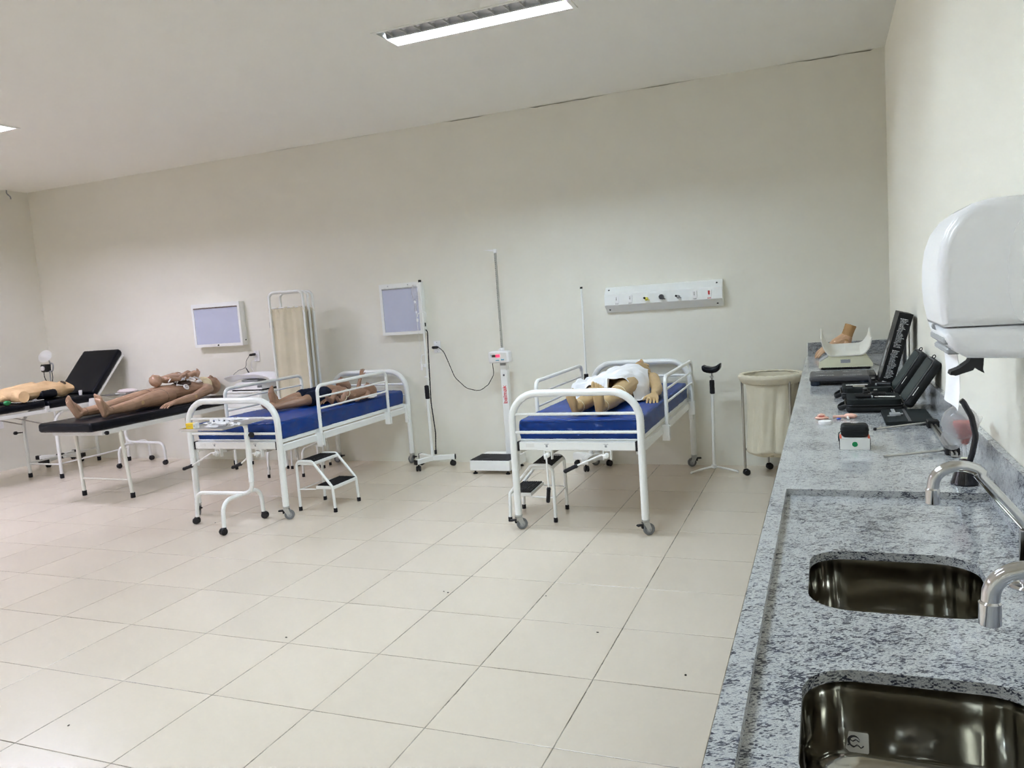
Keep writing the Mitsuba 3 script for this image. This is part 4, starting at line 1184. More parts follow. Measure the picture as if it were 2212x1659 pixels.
# ---------------------------------------------------------------- training manikins: one smooth skin each, laid out from joints
def S(c, r, n=16):
    r3 = np.broadcast_to(np.asarray(r, float), (3,))
    return m3.Manifold.sphere(1.0, n).scale([float(x) for x in r3]).translate([float(x) for x in c])


def H(*balls):
    return m3.Manifold.batch_hull([S(c, r, n[0] if n else 16) for c, r, *n in balls])


def V3(*a):
    return np.array(a, float)


def unit(v):
    v = np.asarray(v, float)
    return v / np.linalg.norm(v)


def make_hand(w, d, pn, th, k=1.0, curl=0.35):
    """hand pieces: w wrist, d pointing direction, pn the back of the hand, th the thumb side"""
    d, pn = unit(d), unit(pn)
    th = unit(np.asarray(th, float) - d * (np.asarray(th, float) @ d))
    P = [H((w, 0.026 * k), (w + d * 0.035 * k + th * 0.022 * k, 0.015 * k), (w + d * 0.035 * k - th * 0.020 * k, 0.014 * k)),
         H((w + d * 0.035 * k + th * 0.022 * k, 0.0145 * k), (w + d * 0.035 * k - th * 0.020 * k, 0.0135 * k), (w + d * 0.09 * k + th * 0.030 * k, 0.0125 * k), (w + d * 0.083 * k - th * 0.032 * k, 0.0115 * k))]
    for i, (o, L_) in enumerate(((0.031, 0.068), (0.010, 0.078), (-0.011, 0.072), (-0.031, 0.056))):
        a = w + d * (0.090 - 0.003 * abs(i - 1)) * k + th * o * k
        dd = unit(d + th * o * 3.2)
        ang, q = 0.08, a
        for j, s_ in enumerate((0.45, 0.30, 0.25)):
            ang += curl * (0.7 if j else 0.45)
            q2 = q + (dd * math.cos(ang) - pn * math.sin(ang)) * L_ * s_ * k
            P.append(H((q, (0.0105 - 0.0012 * j) * k, 10), (q2, (0.0096 - 0.0012 * j) * k, 10)))
            q = q2
    b = w + d * 0.028 * k + th * 0.026 * k
    c_ = b + (d * 0.55 + th * 0.75 - pn * 0.25) * 0.036 * k
    e = c_ + (d * 0.9 + th * 0.35 - pn * 0.25) * 0.034 * k
    P += [H((w + d * 0.02 * k, 0.018 * k), (b, 0.015 * k), (c_, 0.0125 * k)), H((c_, 0.0118 * k), (e, 0.0098 * k))]
    return P


def make_foot(ankle, heel, toe_dir, out, k=1.0):
    """foot pieces: sole runs from the heel along toe_dir; out is the little-toe side"""
    td = unit(toe_dir)
    out = unit(np.asarray(out, float) - td * (np.asarray(out, float) @ td))
    up = unit(np.asarray(ankle) - np.asarray(heel) - td * ((np.asarray(ankle) - np.asarray(heel)) @ td))
    ball = heel + td * 0.165 * k
    P = [H((heel, 0.030 * k), (ankle, 0.037 * k)),
         H((heel, 0.029 * k), (ball - out * 0.024 * k, 0.024 * k), (ball + out * 0.026 * k - td * 0.015 * k, 0.021 * k)),
         H((ankle, 0.035 * k), (heel + td * 0.09 * k + up * 0.035 * k, 0.030 * k), (ball - out * 0.012 * k, 0.022 * k), (ball + out * 0.02 * k - td * 0.012 * k, 0.018 * k))]
    for i, (o, L_, r) in enumerate(((-0.034, 0.056, 0.0150), (-0.012, 0.052, 0.0105), (0.006, 0.045, 0.0100), (0.022, 0.036, 0.0095), (0.037, 0.024, 0.0090))):
        a = ball + out * o * k - td * 0.006 * k
        b = a + td * L_ * k + up * 0.006 * k
        P += [H((a, r * 1.05 * k, 10), (b, r * k, 10))]
    return P


def make_head(c, up, face, k=1.0, baby=False):
    """head pieces: c centre of the skull, up towards the crown, face the way it looks"""
    up, face = unit(up), unit(face)
    sd = np.cross(up, face)
    R_ = np.stack([sd, face, up], 1)

    def at(x, f, u):
        return c + R_ @ V3(x, f, u) * k

    def E(x, f, u, rx, rf, ru, n=20):
        M = np.zeros((3, 4))
        M[:, :3] = R_ @ np.diag([rx * k, rf * k, ru * k])
        M[:, 3] = at(x, f, u)
        return m3.Manifold.sphere(1.0, n).transform(M)
    cheek = 0.062 if not baby else 0.064
    P = [m3.Manifold.batch_hull([E(0, -0.014, 0.028, 0.075, 0.092, 0.085), E(0, 0.022, -0.015, cheek, 0.062, 0.065), E(0, 0.050, -0.082, 0.030, 0.026, 0.026)] if not baby else
                                [E(0, -0.008, 0.024, 0.078, 0.090, 0.080), E(0, 0.028, -0.020, 0.064, 0.055, 0.055), E(0, 0.048, -0.060, 0.030, 0.022, 0.024)]),
         m3.Manifold.batch_hull([E(0, 0.078, 0.022, 0.009, 0.010, 0.012), E(0, 0.100, -0.018, 0.012, 0.010, 0.010), E(0, 0.078, -0.022, 0.018, 0.010, 0.009)]),
         m3.Manifold.batch_hull([E(-0.018, 0.077, -0.045, 0.010, 0.008, 0.006), E(0.018, 0.077, -0.045, 0.010, 0.008, 0.006), E(0, 0.086, -0.043, 0.012, 0.007, 0.006)]),
         m3.Manifold.batch_hull([E(-0.014, 0.075, -0.056, 0.010, 0.008, 0.006), E(0.014, 0.075, -0.056, 0.010, 0.008, 0.006)]),
         m3.Manifold.batch_hull([E(-0.040, 0.066, 0.034, 0.014, 0.009, 0.006), E(-0.015, 0.076, 0.036, 0.012, 0.009, 0.006)]),
         m3.Manifold.batch_hull([E(0.040, 0.066, 0.034, 0.014, 0.009, 0.006), E(0.015, 0.076, 0.036, 0.012, 0.009, 0.006)])]
    for s_ in (-1, 1):
        P.append(m3.Manifold.batch_hull([E(s_ * 0.078, -0.012, 0.012, 0.006, 0.018, 0.022), E(s_ * 0.075, -0.004, -0.020, 0.006, 0.010, 0.010)]))
        P.append(E(s_ * 0.031, 0.066, 0.014, 0.013, 0.012, 0.009, 14))
    holes = [E(s_ * 0.031, 0.084, 0.018, 0.016, 0.012, 0.011, 14) for s_ in (-1, 1)]
    return P, holes, at


def skin(pieces, holes=(), edge=0.014, it=6):
    m = m3.Manifold.batch_boolean(pieces, m3.OpType.Add)
    if holes:
        m = m - m3.Manifold.batch_boolean(list(holes), m3.OpType.Add)
    m = m.refine_to_length(edge)
    q = m.to_mesh()
    t = trimesh.Trimesh(np.asarray(q.vert_properties[:, :3], float), np.asarray(q.tri_verts), process=False)
    t.merge_vertices(digits_vertex=6)
    import scipy.sparse as sp
    e = t.edges_unique
    n = len(t.vertices)
    A = sp.coo_matrix((np.ones(len(e) * 2), (np.r_[e[:, 0], e[:, 1]], np.r_[e[:, 1], e[:, 0]])), (n, n)).tocsr()
    D = sp.diags(1 / np.maximum(np.asarray(A.sum(1)).ravel(), 1))
    L_ = D @ A
    v = np.array(t.vertices)
    for _ in range(it):
        v = v + 0.5 * (L_ @ v - v)
        v = v - 0.52 * (L_ @ v - v)
    return trimesh.Trimesh(v, t.faces, process=False)


def limb(pts):
    return [H(a, b) for a, b in zip(pts[:-1], pts[1:])]


def adult_torso(k, zc=0.105, cx=0.0):
    """pelvis to shoulders lying on the back, heels at y = 0"""
    y = lambda q: q * k
    P = [H((V3(cx, y(0.90), zc), V3(0.155, 0.09, 0.092) * k), (V3(cx, y(1.05), zc), V3(0.125, 0.06, 0.084) * k)),
         H((V3(cx, y(1.05), zc), V3(0.125, 0.06, 0.084) * k), (V3(cx, y(1.25), zc + 0.008), V3(0.148, 0.085, 0.098) * k)),
         H((V3(cx, y(1.25), zc + 0.008), V3(0.148, 0.085, 0.098) * k), (V3(cx, y(1.36), zc), V3(0.16, 0.05, 0.075) * k)),
         H((V3(cx - 0.175 * k, y(1.365), zc - 0.008), 0.058 * k), (V3(cx, y(1.38), zc), V3(0.10, 0.05, 0.066) * k), (V3(cx + 0.175 * k, y(1.365), zc - 0.008), 0.058 * k)),
         H((V3(cx, y(1.39), zc), V3(0.085, 0.04, 0.055) * k), (V3(cx, y(1.45), zc + 0.004), 0.052 * k)),
         H((V3(cx, y(1.43), zc + 0.004), 0.053 * k), (V3(cx, y(1.52), zc + 0.012), 0.050 * k))]
    return P


# ---- the undressed manikin on the black couch
man1 = thing('training_manikin', 'brown undressed nursing manikin with a cream neck collar lying on the black couch', 'manikin', (-5.365, 2.70, COUCH_TOP - 0.004))
k = 1.0
P = adult_torso(k, 0.108)
legs = {-1: dict(hip=V3(-0.088, 0.90, 0.098), knee=V3(-0.10, 0.48, 0.085), ank=V3(-0.115, 0.075, 0.058), heel=V3(-0.12, 0.030, 0.034), td=V3(-0.22, -0.36, 1.0), out=V3(-1, 0, 0)),
        1: dict(hip=V3(0.088, 0.90, 0.098), knee=V3(0.125, 0.50, 0.082), ank=V3(0.150, 0.13, 0.058), heel=V3(0.152, 0.085, 0.034), td=V3(-0.03, -0.26, 1.0), out=V3(1, 0, 0))}
for s, L in legs.items():
    mid = (L['hip'] * 0.5 + L['knee'] * 0.5)
    calf = L['knee'] * 0.72 + L['ank'] * 0.28 + V3(0, 0, -0.008)
    P += limb([(L['hip'], 0.088), (mid, 0.078), (L['knee'], 0.058), (calf, 0.056), (L['ank'], 0.037)])
    P += make_foot(L['ank'], L['heel'], L['td'], L['out'], 0.90)
# right-hand-side arm lies on the pad beside the hip, the other along the far side
for s, (sh, el, wr, hd, hn, th) in {1: (V3(0.19, 1.345, 0.098), V3(0.265, 1.06, 0.055), V3(0.275, 0.80, 0.040), V3(0.06, -1, -0.12), V3(0.0, -0.1, 1), V3(-1, 0, 0.1)),
                                    -1: (V3(-0.19, 1.345, 0.098), V3(-0.245, 1.06, 0.055), V3(-0.245, 0.80, 0.040), V3(-0.05, -1, -0.1), V3(0, -0.1, 1), V3(1, 0, 0.1))}.items():
    P += limb([(sh, 0.056), (sh * 0.5 + el * 0.5, 0.047), (el, 0.040), (el * 0.68 + wr * 0.32, 0.041), (wr, 0.027)])
    P += make_hand(wr + unit(hd) * 0.012, hd, hn, th, 1.0, 0.22)
hp, holes, hat = make_head(V3(0.0, 1.605, 0.118), V3(0, 1, -0.05), V3(0.12, 0.08, 1))
b = part(man1, 'body', skin(P + hp, holes), 'skin_tan', True)
col_ = []
angs = np.linspace(0, 2 * PI, 41)[:-1]


def collar(U, V):
    a = U * 2 * PI
    r = 0.074 + 0.022 * np.sin(V * PI) + 0.004 * np.cos(a)
    return r * 1.12 * np.cos(a), 1.415 + 0.115 * V + 0.018 * np.sin(a) - 0.012 * np.abs(np.cos(a)), 0.122 + r * 0.98 * np.sin(a)


part(man1, 'neck_collar', sheet(collar, 49, 9, 0.006), 'cream_foam', 50)
for s, L in legs.items():
    part(man1, 'knee_joint', join([disc(L['knee'] + V3(s * 0.052, 0, 0.0), 0.020, 0.012, 0, 16), disc(L['knee'] + V3(s * 0.058, 0.0, 0.0), 0.007, 0.008, 0, 10)]), 'skin_light', 40)
    mid = L['hip'] * 0.72 + L['knee'] * 0.28
    d = unit(L['knee'] - L['hip'])
    u_ = unit(np.cross(d, V3(0, 0, 1))); w_ = np.cross(d, u_)
    part(man1, 'joint_line', tube([mid + 0.0828 * (math.cos(a) * u_ + math.sin(a) * w_) + d * 0.03 * math.cos(a) for a in angs], 0.0018, 5, closed=True), 'dark_brown', 50)
    ak = L['ank'] + unit(L['knee'] - L['ank']) * 0.03
    d = unit(L['knee'] - L['ank']); u_ = unit(np.cross(d, V3(0, 0, 1))); w_ = np.cross(d, u_)
    part(man1, 'joint_line', tube([ak + 0.0375 * (math.cos(a) * u_ + math.sin(a) * w_) for a in angs], 0.0022, 5, closed=True), 'dark_brown', 50)
part(man1, 'elbow_joint', disc(V3(0.30, 1.06, 0.062), 0.017, 0.010, 0, 14), 'skin_light', 40)
rng = np.random.default_rng(3)
op = part(man1, 'abdomen_opening', mv(disc((0, 0, 0), 0.085, 0.012, 2, 24), (0.05, 1.15, 0.196), rx=4, ry=14), 'dark_brown', 40)
for q in range(16):
    a = V3(-0.03 + 0.10 * rng.random(), 1.08 + 0.16 * rng.random(), 0.212 + 0.02 * rng.random())
    bq = a + V3(0.06 * rng.normal(), 0.07 * rng.normal(), 0.012 * rng.normal())
    part(op, 'white_tube', tube(fillet([a, (a + bq) / 2 + V3(0.015 * rng.normal(), 0.02 * rng.normal(), 0.028), bq + V3(0, 0, -0.006)], 0.03, 5), 0.0055 + 0.004 * (q % 3 == 0), 8), 'paper', 50)
part(man1, 'port_ring', mv(join([lathe([(0.018, 0.0), (0.031, 0.0), (0.033, 0.006), (0.030, 0.012), (0.020, 0.012), (0.018, 0.0)], 20), disc((0, 0, 0.006), 0.012, 0.014, 2, 12)]), (0.135, 1.105, 0.155), ry=62), 'label_white', 40)
part(man1, 'connector', tube([(0.10, 1.02, 0.188), (0.112, 1.05, 0.182), (0.125, 1.09, 0.172)], [0.012, 0.007, 0.004], 10), 'label_white', 40)
part(man1, 'bulb', join([ball((0.12, 1.305, 0.192), (0.020, 0.040, 0.018), 2), tube(fillet([(0.115, 1.265, 0.192), (0.09, 1.22, 0.205), (0.03, 1.26, 0.222), (0.02, 1.33, 0.212)], 0.03, 4), 0.003, 6)]), 'white_plastic', 50)
part(man1, 'mouth', join([ball(hat(0, 0.0845, -0.0495), (0.016, 0.004, 0.0035), 1)]), 'lip_red', 40)


# ---- babies
def make_baby(label, loc, rz, matn, head, up, face, trunk, arms, legs_, cat='baby manikin'):
    t = thing('baby_manikin', label, cat, loc, rz)
    P = limb([(trunk[0], trunk[1]), (trunk[2], trunk[3]), (trunk[4], trunk[5])])
    P += [H((trunk[4], 0.030), (head - unit(up) * 0.05, 0.026))]
    for pts in arms:
        P += limb([(V3(*pts[0]), 0.024), (V3(*pts[1]), 0.019), (V3(*pts[2]), 0.014)])
        w = V3(*pts[2]); d = unit(V3(*pts[2]) - V3(*pts[1]))
        sd = unit(np.cross(d, V3(0.2, 0.1, 1)))
        P += make_hand(w, d, np.cross(sd, d), sd, 0.46, 0.5)
    for pts in legs_:
        P += limb([(V3(*pts[0]), 0.036), (V3(*pts[1]), 0.028), (V3(*pts[2]), 0.019)])
        d = unit(V3(*pts[2]) - V3(*pts[1]))
        td = unit(V3(*pts[3]))
        hl = V3(*pts[2]) + d * 0.016 - td * 0.008
        P += make_foot(V3(*pts[2]), hl, td, np.cross(d, td), 0.44)
    hp, holes, hat = make_head(head, up, face, 0.74, True)
    part(t, 'body', skin(P + hp, holes, 0.009, 5), matn, True)
    part(t, 'mouth', ball(hat(0, 0.082, -0.046), (0.010, 0.004, 0.003), 1), 'lip_red', 40)
    return t


# baby on the manikin's belly, head towards the manikin's feet
make_baby('brown baby manikin lying on the belly of the undressed manikin', (-5.375, 3.60, COUCH_TOP + 0.205), 0, 'skin_tan',
          V3(-0.005, -0.02, 0.045), V3(-0.1, -1, 0.10), V3(-0.75, 0.1, 0.7),
          (V3(0.0, 0.30, 0.035), V3(0.052, 0.05, 0.042), V3(0.0, 0.20, 0.045), V3(0.055, 0.06, 0.046), V3(0.0, 0.09, 0.045), V3(0.060, 0.04, 0.042)),
          [((0.06, 0.085, 0.05), (0.095, 0.17, 0.035), (0.075, 0.25, 0.065)), ((-0.06, 0.085, 0.05), (-0.085, 0.16, 0.06), (-0.03, 0.23, 0.085))],
          [((0.035, 0.33, 0.035), (0.10, 0.39, 0.075), (0.055, 0.46, 0.02), (0.1, 0.3, 0.9)), ((-0.035, 0.33, 0.035), (-0.03, 0.43, 0.075), (0.0, 0.51, 0.03), (-0.1, 0.3, 0.9))])
# baby on the left bed, one arm raised, knees bent
make_baby('brown baby manikin on the left bed with one arm raised, white ties round its legs', (-3.08, 3.47, 0.741), -6, 'skin_brown',
          V3(-0.005, 0.355, 0.062), V3(0.0, 1, 0.05), V3(-0.1, -0.05, 1),
          (V3(0.0, 0.06, 0.050), V3(0.054, 0.05, 0.046), V3(0.0, 0.16, 0.055), V3(0.058, 0.06, 0.050), V3(0.0, 0.25, 0.055), V3(0.062, 0.04, 0.044)),
          [((-0.05, 0.255, 0.06), (-0.09, 0.31, 0.11), (-0.08, 0.345, 0.205)), ((0.06, 0.25, 0.055), (0.10, 0.18, 0.035), (0.10, 0.10, 0.03))],
          [((0.035, 0.03, 0.050), (0.075, -0.06, 0.095), (0.055, -0.12, 0.025), (0.1, -0.5, 0.6)), ((-0.035, 0.03, 0.05), (-0.05, -0.07, 0.105), (-0.03, -0.14, 0.035), (-0.1, -0.5, 0.6))])
bt = [k_ for k_ in place if k_.startswith('baby_manikin')][-1]
part(bt, 'tie', join([tube([V3(0.075, -0.06, 0.095) + 0.034 * V3(math.cos(a), 0.3 * math.sin(a), math.sin(a)) for a in angs], 0.004, 5, closed=True),
                      tube([V3(0.064, -0.09, 0.06) + 0.031 * V3(math.cos(a), 0.5 * math.sin(a), math.sin(a)) for a in angs], 0.004, 5, closed=True)]), 'canvas', 50)
t = thing('plastic_wrapper', 'crumpled clear wrapper beside the baby manikin on the blue mattress', 'wrapper', (-2.985, 3.76, 0.743))
part(t, 'film', rough(mv(ball((0, 0, 0), (0.022, 0.075, 0.016), 3), (0, 0, 0.016)), 0.008, 40, 4), 'paper', 40)


# ---- the manikin in a white gown on the right bed
man2 = thing('training_manikin', 'pale yellowish manikin in a white gown lying barefoot on the right bed', 'manikin', (-0.575, 2.525, 0.741))
k = 0.94
P = adult_torso(k, 0.105)
legs2 = {-1: dict(hip=V3(-0.082, 0.85, 0.095), knee=V3(-0.085, 0.45, 0.080), ank=V3(-0.085, 0.075, 0.056), heel=V3(-0.085, 0.030, 0.033), td=V3(-0.14, -0.24, 1.0), out=V3(-1, 0, 0)),
         1: dict(hip=V3(0.082, 0.85, 0.095), knee=V3(0.095, 0.45, 0.080), ank=V3(0.083, 0.075, 0.056), heel=V3(0.083, 0.030, 0.033), td=V3(0.02, -0.12, 1.0), out=V3(1, 0, 0))}
for s, L in legs2.items():
    mid = (L['hip'] * 0.5 + L['knee'] * 0.5)
    calf = L['knee'] * 0.72 + L['ank'] * 0.28 + V3(0, 0, -0.006)
    P += limb([(L['hip'], 0.088), (mid, 0.080), (L['knee'], 0.060), (calf, 0.058), (L['ank'], 0.040)])
    P += make_foot(L['ank'], L['heel'], L['td'], L['out'], 0.72 if s < 0 else 0.88)
for s, (sh, el, wr, hd, hn, th) in {1: (V3(0.185, 1.27, 0.095), V3(0.275, 1.00, 0.052), V3(0.300, 0.765, 0.042), V3(0.05, -1, -0.15), V3(0.0, -0.1, 1), V3(-1, 0, 0.1)),
                                    -1: (V3(-0.185, 1.27, 0.095), V3(-0.25, 1.00, 0.052), V3(-0.25, 0.765, 0.042), V3(-0.05, -1, -0.1), V3(0, -0.1, 1), V3(1, 0, 0.1))}.items():
    P += limb([(sh, 0.056), (sh * 0.5 + el * 0.5, 0.048), (el, 0.041), (el * 0.68 + wr * 0.32, 0.042), (wr, 0.028)])
    P += make_hand(wr + unit(hd) * 0.012, hd, hn, th, 1.02, 0.55)
hp, holes, hat = make_head(V3(0.04, 1.50, 0.128), V3(0.16, 1, -0.22), V3(0.12, 0.22, 1), 1.0)
part(man2, 'body', skin(P + hp, holes), 'skin_light', True)
for s, L in legs2.items():
    for c_, r_ in ((L['ank'] + unit(L['knee'] - L['ank']) * 0.035, 0.0415), (L['knee'] * 0.9 + L['hip'] * 0.1, 0.063)):
        d = unit(L['knee'] - L['ank']); u_ = unit(np.cross(d, V3(0, 0, 1))); w_ = np.cross(d, u_)
        part(man2, 'joint_ring', tube([c_ + r_ * (math.cos(a) * u_ + math.sin(a) * w_) for a in angs], 0.0035, 6, closed=True), 'cream_foam', 50)
part(man2, 'mouth', ball(hat(0, 0.0845, -0.0495), (0.016, 0.004, 0.0035), 1), 'lip_red', 40)


def gown(U, V):
    """a loose cloth over trunk and thighs; U across, V from hem to neck; it stands off stiffly on the far side"""
    sm = lambda a, b, q: np.clip((q - a) / (b - a), 0, 1) ** 2 * (3 - 2 * np.clip((q - a) / (b - a), 0, 1))
    y = 0.46 + 0.835 * V
    y = y + 0.19 * sm(0.52, 0.80, U) * (1 - V) ** 2.0
    left = -0.315 + 0.10 * sm(0.70, 0.95, V) + 0.10 * sm(0.25, 0.0, V)
    right = 0.215 + 0.035 * np.sin(V * 5) - 0.03 * sm(0.75, 1.0, V)
    x = left + (right - left) * U
    trunk = np.clip((y - 0.70) / 0.30, 0, 1)
    half = 0.19 + 0.035 * trunk
    top = 0.202 + 0.016 * trunk ** 1.2
    q = np.abs(x + 0.01) / half
    z = top * np.clip(1 - q ** 2.6, 0, 1) ** 0.5
    tent = 0.150 * sm(0.50, 0.66, y) * (1 - sm(1.02, 1.22, y)) * sm(-0.318, -0.285, x) * (x < 0.0)
    z = np.maximum(z, tent)
    fold = 0.010 * np.sin(x * 34 + y * 9 + 2 * np.sin(y * 6)) + 0.008 * np.sin(y * 30 + x * 12) + 0.006 * np.sin(x * 70 - y * 22)
    leg = np.maximum.reduce([0.018 + 0 * x] + [0.078 + 0.068 * np.sqrt(np.clip(1 - ((x - c_) / 0.078) ** 2, 0, 1)) - 0.06 * (np.abs(x - c_) > 0.078) for c_ in (-0.085, 0.093)])
    k_ = sm(0.0, 0.13, V) * (U < 0.56) + (U >= 0.56)
    z = (leg + 0.004) * (1 - k_) + z * k_
    z = np.maximum(z + fold * (0.35 + 0.65 * q.clip(0, 1)), 0.010 + 0.006 * np.sin(y * 40))
    return x, y, z


part(man2, 'gown', sheet(gown, 70, 80, 0.003), 'white_cloth', 60)


# ---- the child manikin in dark shorts on the left bed
man3 = thing('training_manikin', 'brown child manikin in dark navy shorts lying on the left bed', 'manikin', (-3.375, 2.97, 0.741))
P = []
tz = 0.072
P += [H((V3(0, 0.50, tz), V3(0.098, 0.06, 0.066)), (V3(0, 0.60, tz), V3(0.085, 0.04, 0.060))),
      H((V3(0, 0.60, tz), V3(0.085, 0.04, 0.060)), (V3(0, 0.70, tz + 0.006), V3(0.100, 0.05, 0.070))),
      H((V3(0, 0.70, tz + 0.006), V3(0.100, 0.05, 0.070)), (V3(-0.11, 0.765, tz), 0.040), (V3(0.11, 0.765, tz), 0.040)),
      H((V3(0, 0.76, tz), V3(0.06, 0.03, 0.042)), (V3(0, 0.84, tz + 0.012), 0.036))]
legs3 = {-1: dict(hip=V3(-0.058, 0.49, 0.068), knee=V3(-0.085, 0.30, 0.085), ank=V3(-0.185, 0.165, 0.045), heel=V3(-0.195, 0.140, 0.028), td=V3(-0.20, 0.05, 1.0), out=V3(-1, 0.3, 0)),
         1: dict(hip=V3(0.058, 0.49, 0.068), knee=V3(0.045, 0.24, 0.060), ank=V3(-0.10, 0.035, 0.040), heel=V3(-0.115, 0.012, 0.026), td=V3(-0.95, 0.30, 0.30), out=V3(0.1, -0.5, 0.8))}
for s, L in legs3.items():
    calf = L['knee'] * 0.7 + L['ank'] * 0.3
    P += limb([(L['hip'], 0.064), (L['hip'] * 0.45 + L['knee'] * 0.55, 0.055), (L['knee'], 0.043), (calf, 0.042), (L['ank'], 0.029)])
    P += make_foot(L['ank'], L['heel'], L['td'], L['out'], 0.80)
for s, (sh, el, wr, hd) in {1: (V3(0.115, 0.755, 0.068), V3(0.165, 0.60, 0.040), V3(0.135, 0.475, 0.040), V3(-0.15, -1, -0.1)), -1: (V3(-0.115, 0.755, 0.068), V3(-0.16, 0.60, 0.04), V3(-0.165, 0.47, 0.035), V3(0, -1, -0.1))}.items():
    P += limb([(sh, 0.038), (el, 0.030), (wr, 0.021)])
    P += make_hand(wr, hd, V3(0, -0.1, 1), V3(-s, 0, 0.1), 0.72, 0.3)
hp, holes, hat = make_head(V3(-0.01, 0.925, 0.105), V3(0.0, 1, 0.02), V3(0.10, -0.12, 1), 0.86)
part(man3, 'body', skin(P + hp, holes, 0.011, 5), 'skin_brown', True)
part(man3, 'mouth', ball(hat(0, 0.085, -0.049), (0.015, 0.005, 0.004), 1), 'lip_red', 40)
Q = [H((V3(0, 0.50, tz), V3(0.112, 0.07, 0.080)), (V3(0, 0.605, tz), V3(0.098, 0.02, 0.073)))]
for s, L in legs3.items():
    m_ = L['hip'] * 0.40 + L['knee'] * 0.60
    Q += [H((L['hip'], 0.074), (m_, 0.068))]
sk = skin(Q, (), 0.012, 4)
part(man3, 'shorts', rough(sk, 0.005, 22, 6), 'navy_cloth', True)


# ---- the torso trainer on the far couch
t = thing('torso_trainer', 'flesh-coloured rubber torso trainer with a dark round port on the far couch', 'torso trainer', (-6.945, 2.98, 0.853))
P = [H((V3(0, 0.10, 0.085), V3(0.150, 0.07, 0.070)), (V3(0, 0.30, 0.092), V3(0.20, 0.10, 0.092))),
     H((V3(0, 0.30, 0.092), V3(0.20, 0.10, 0.092)), (V3(0, 0.55, 0.088), V3(0.185, 0.10, 0.086))),
     H((V3(0, 0.55, 0.088), V3(0.185, 0.10, 0.086)), (V3(0, 0.775, 0.076), V3(0.180, 0.030, 0.074))),
     H((V3(0, 0.12, 0.075), V3(0.085, 0.05, 0.06)), (V3(0, 0.0, 0.055), V3(0.10, 0.03, 0.050))),
     H((V3(0.13, 0.14, 0.072), 0.066), (V3(0.21, 0.12, 0.068), 0.062)), H((V3(-0.13, 0.14, 0.072), 0.066), (V3(-0.21, 0.12, 0.068), 0.062))]
tm = skin(P, (), 0.014, 5)
v = np.array(tm.vertices); n = np.asarray(tm.vertex_normals)
fold = np.sin((v[:, 1] * 24 + v[:, 0] * 26 + 2.0 * np.sin(v[:, 0] * 9)) ) * np.clip((v[:, 1] - 0.30) / 0.2, 0, 1) * np.clip((0.80 - v[:, 1]) / 0.1, 0, 1)
v = v + n * (0.016 * fold * (0.4 + meshkit.fbm(v * 6, 2, 5)))[:, None] + n * ((meshkit.fbm(v * 11, 3, 8) - 0.5) * 0.018)[:, None]
tr = part(t, 'skin', trimesh.Trimesh(v, tm.faces, process=False), 'skin_torso', True)
part(t, 'port', mv(join([disc((0, 0, 0), 0.030, 0.014, 2, 20)]), (0.110, 0.700, 0.146), rx=-8, ry=30), 'dark_brown', 40)
part(t, 'arm_socket', disc((0.268, 0.118, 0.068), 0.060, 0.012, 0, 22), 'skin_torso', 40)
t = thing('hand_bulb', 'green rubber hand bulb with a black end beside the torso trainer', 'bulb', (-6.70, 2.93, 0.857))
part(t, 'bulb', mv(lathe([(0, -0.042), (0.012, -0.038), (0.024, -0.012), (0.024, 0.012), (0.012, 0.036), (0, 0.042)], 18), (0, 0, 0.024), rx=90), 'green_rubber', 50)
part(t, 'valve', rod((0, -0.040, 0.026), (0.0, -0.075, 0.034), 0.012, 10), 'black_rubber', 40)
part(t, 'hose', tube(fillet([(0, 0.04, 0.024), (-0.005, 0.10, 0.012), (0.01, 0.25, 0.006), (0.0, 0.40, 0.006)], 0.08, 5), 0.004, 6), 'label_white', 50)
part(t, 'fitting', join([tube([(0.01, 0.27, 0.008), (0.012, 0.31, 0.012)], 0.012, 10), disc((0.02, 0.29, 0.012), 0.014, 0.012, 0, 12)]), 'grey_light', 40)


# ---------------------------------------------------------------- paper towel dispenser on the counter wall
def pillow(poly, y0, y1, r, axis='y'):
    """a convex outline (x, z) given depth along y with rounded rims"""
    pts = []
    for k in range(7):
        a = k / 6 * PI / 2
        q = poly.buffer(-r * (1 - math.sin(a)), quad_segs=8)
        c = np.array(q.exterior.coords)[:-1]
        d = r * (1 - math.cos(a))
        pts += [(x, y0 + d, z) for x, z in c] + [(x, y1 - d, z) for x, z in c]
    return hull(pts)


dY0, dY1 = -0.335, 0.012
outline = [(1.368, 1.352), (1.368, 1.690), (1.262, 1.690), (1.225, 1.682), (1.194, 1.661), (1.171, 1.630), (1.157, 1.590), (1.151, 1.545), (1.150, 1.500), (1.153, 1.455), (1.161, 1.412), (1.168, 1.402)]
up_poly = Polygon([(x, z) for x, z in outline] + [(1.30, 1.402), (1.312, 1.352)])
t = thing('towel_dispenser', 'white plastic paper towel dispenser with a black lever on the wall above the counter', 'towel dispenser', (0, 0, 0))
full = Polygon(outline + [(1.172, 1.372), (1.186, 1.347), (1.212, 1.331), (1.30, 1.327), (1.368, 1.327)][0:5])
full = Polygon(outline[1:] + [(1.172, 1.372), (1.186, 1.347), (1.212, 1.331), (1.30, 1.327), (1.368, 1.327)])
upper = full.convex_hull.intersection(sbox(1.0, 1.404, 1.368, 1.8))
lower = full.convex_hull.intersection(sbox(1.0, 1.2, 1.368, 1.4015))
body = part(t, 'cover', pillow(upper, dY0, dY1, 0.026), 'white_gloss', 50)
part(t, 'lower_tray', pillow(lower, dY0 + 0.002, dY1 - 0.002, 0.024), 'white_gloss', 50)
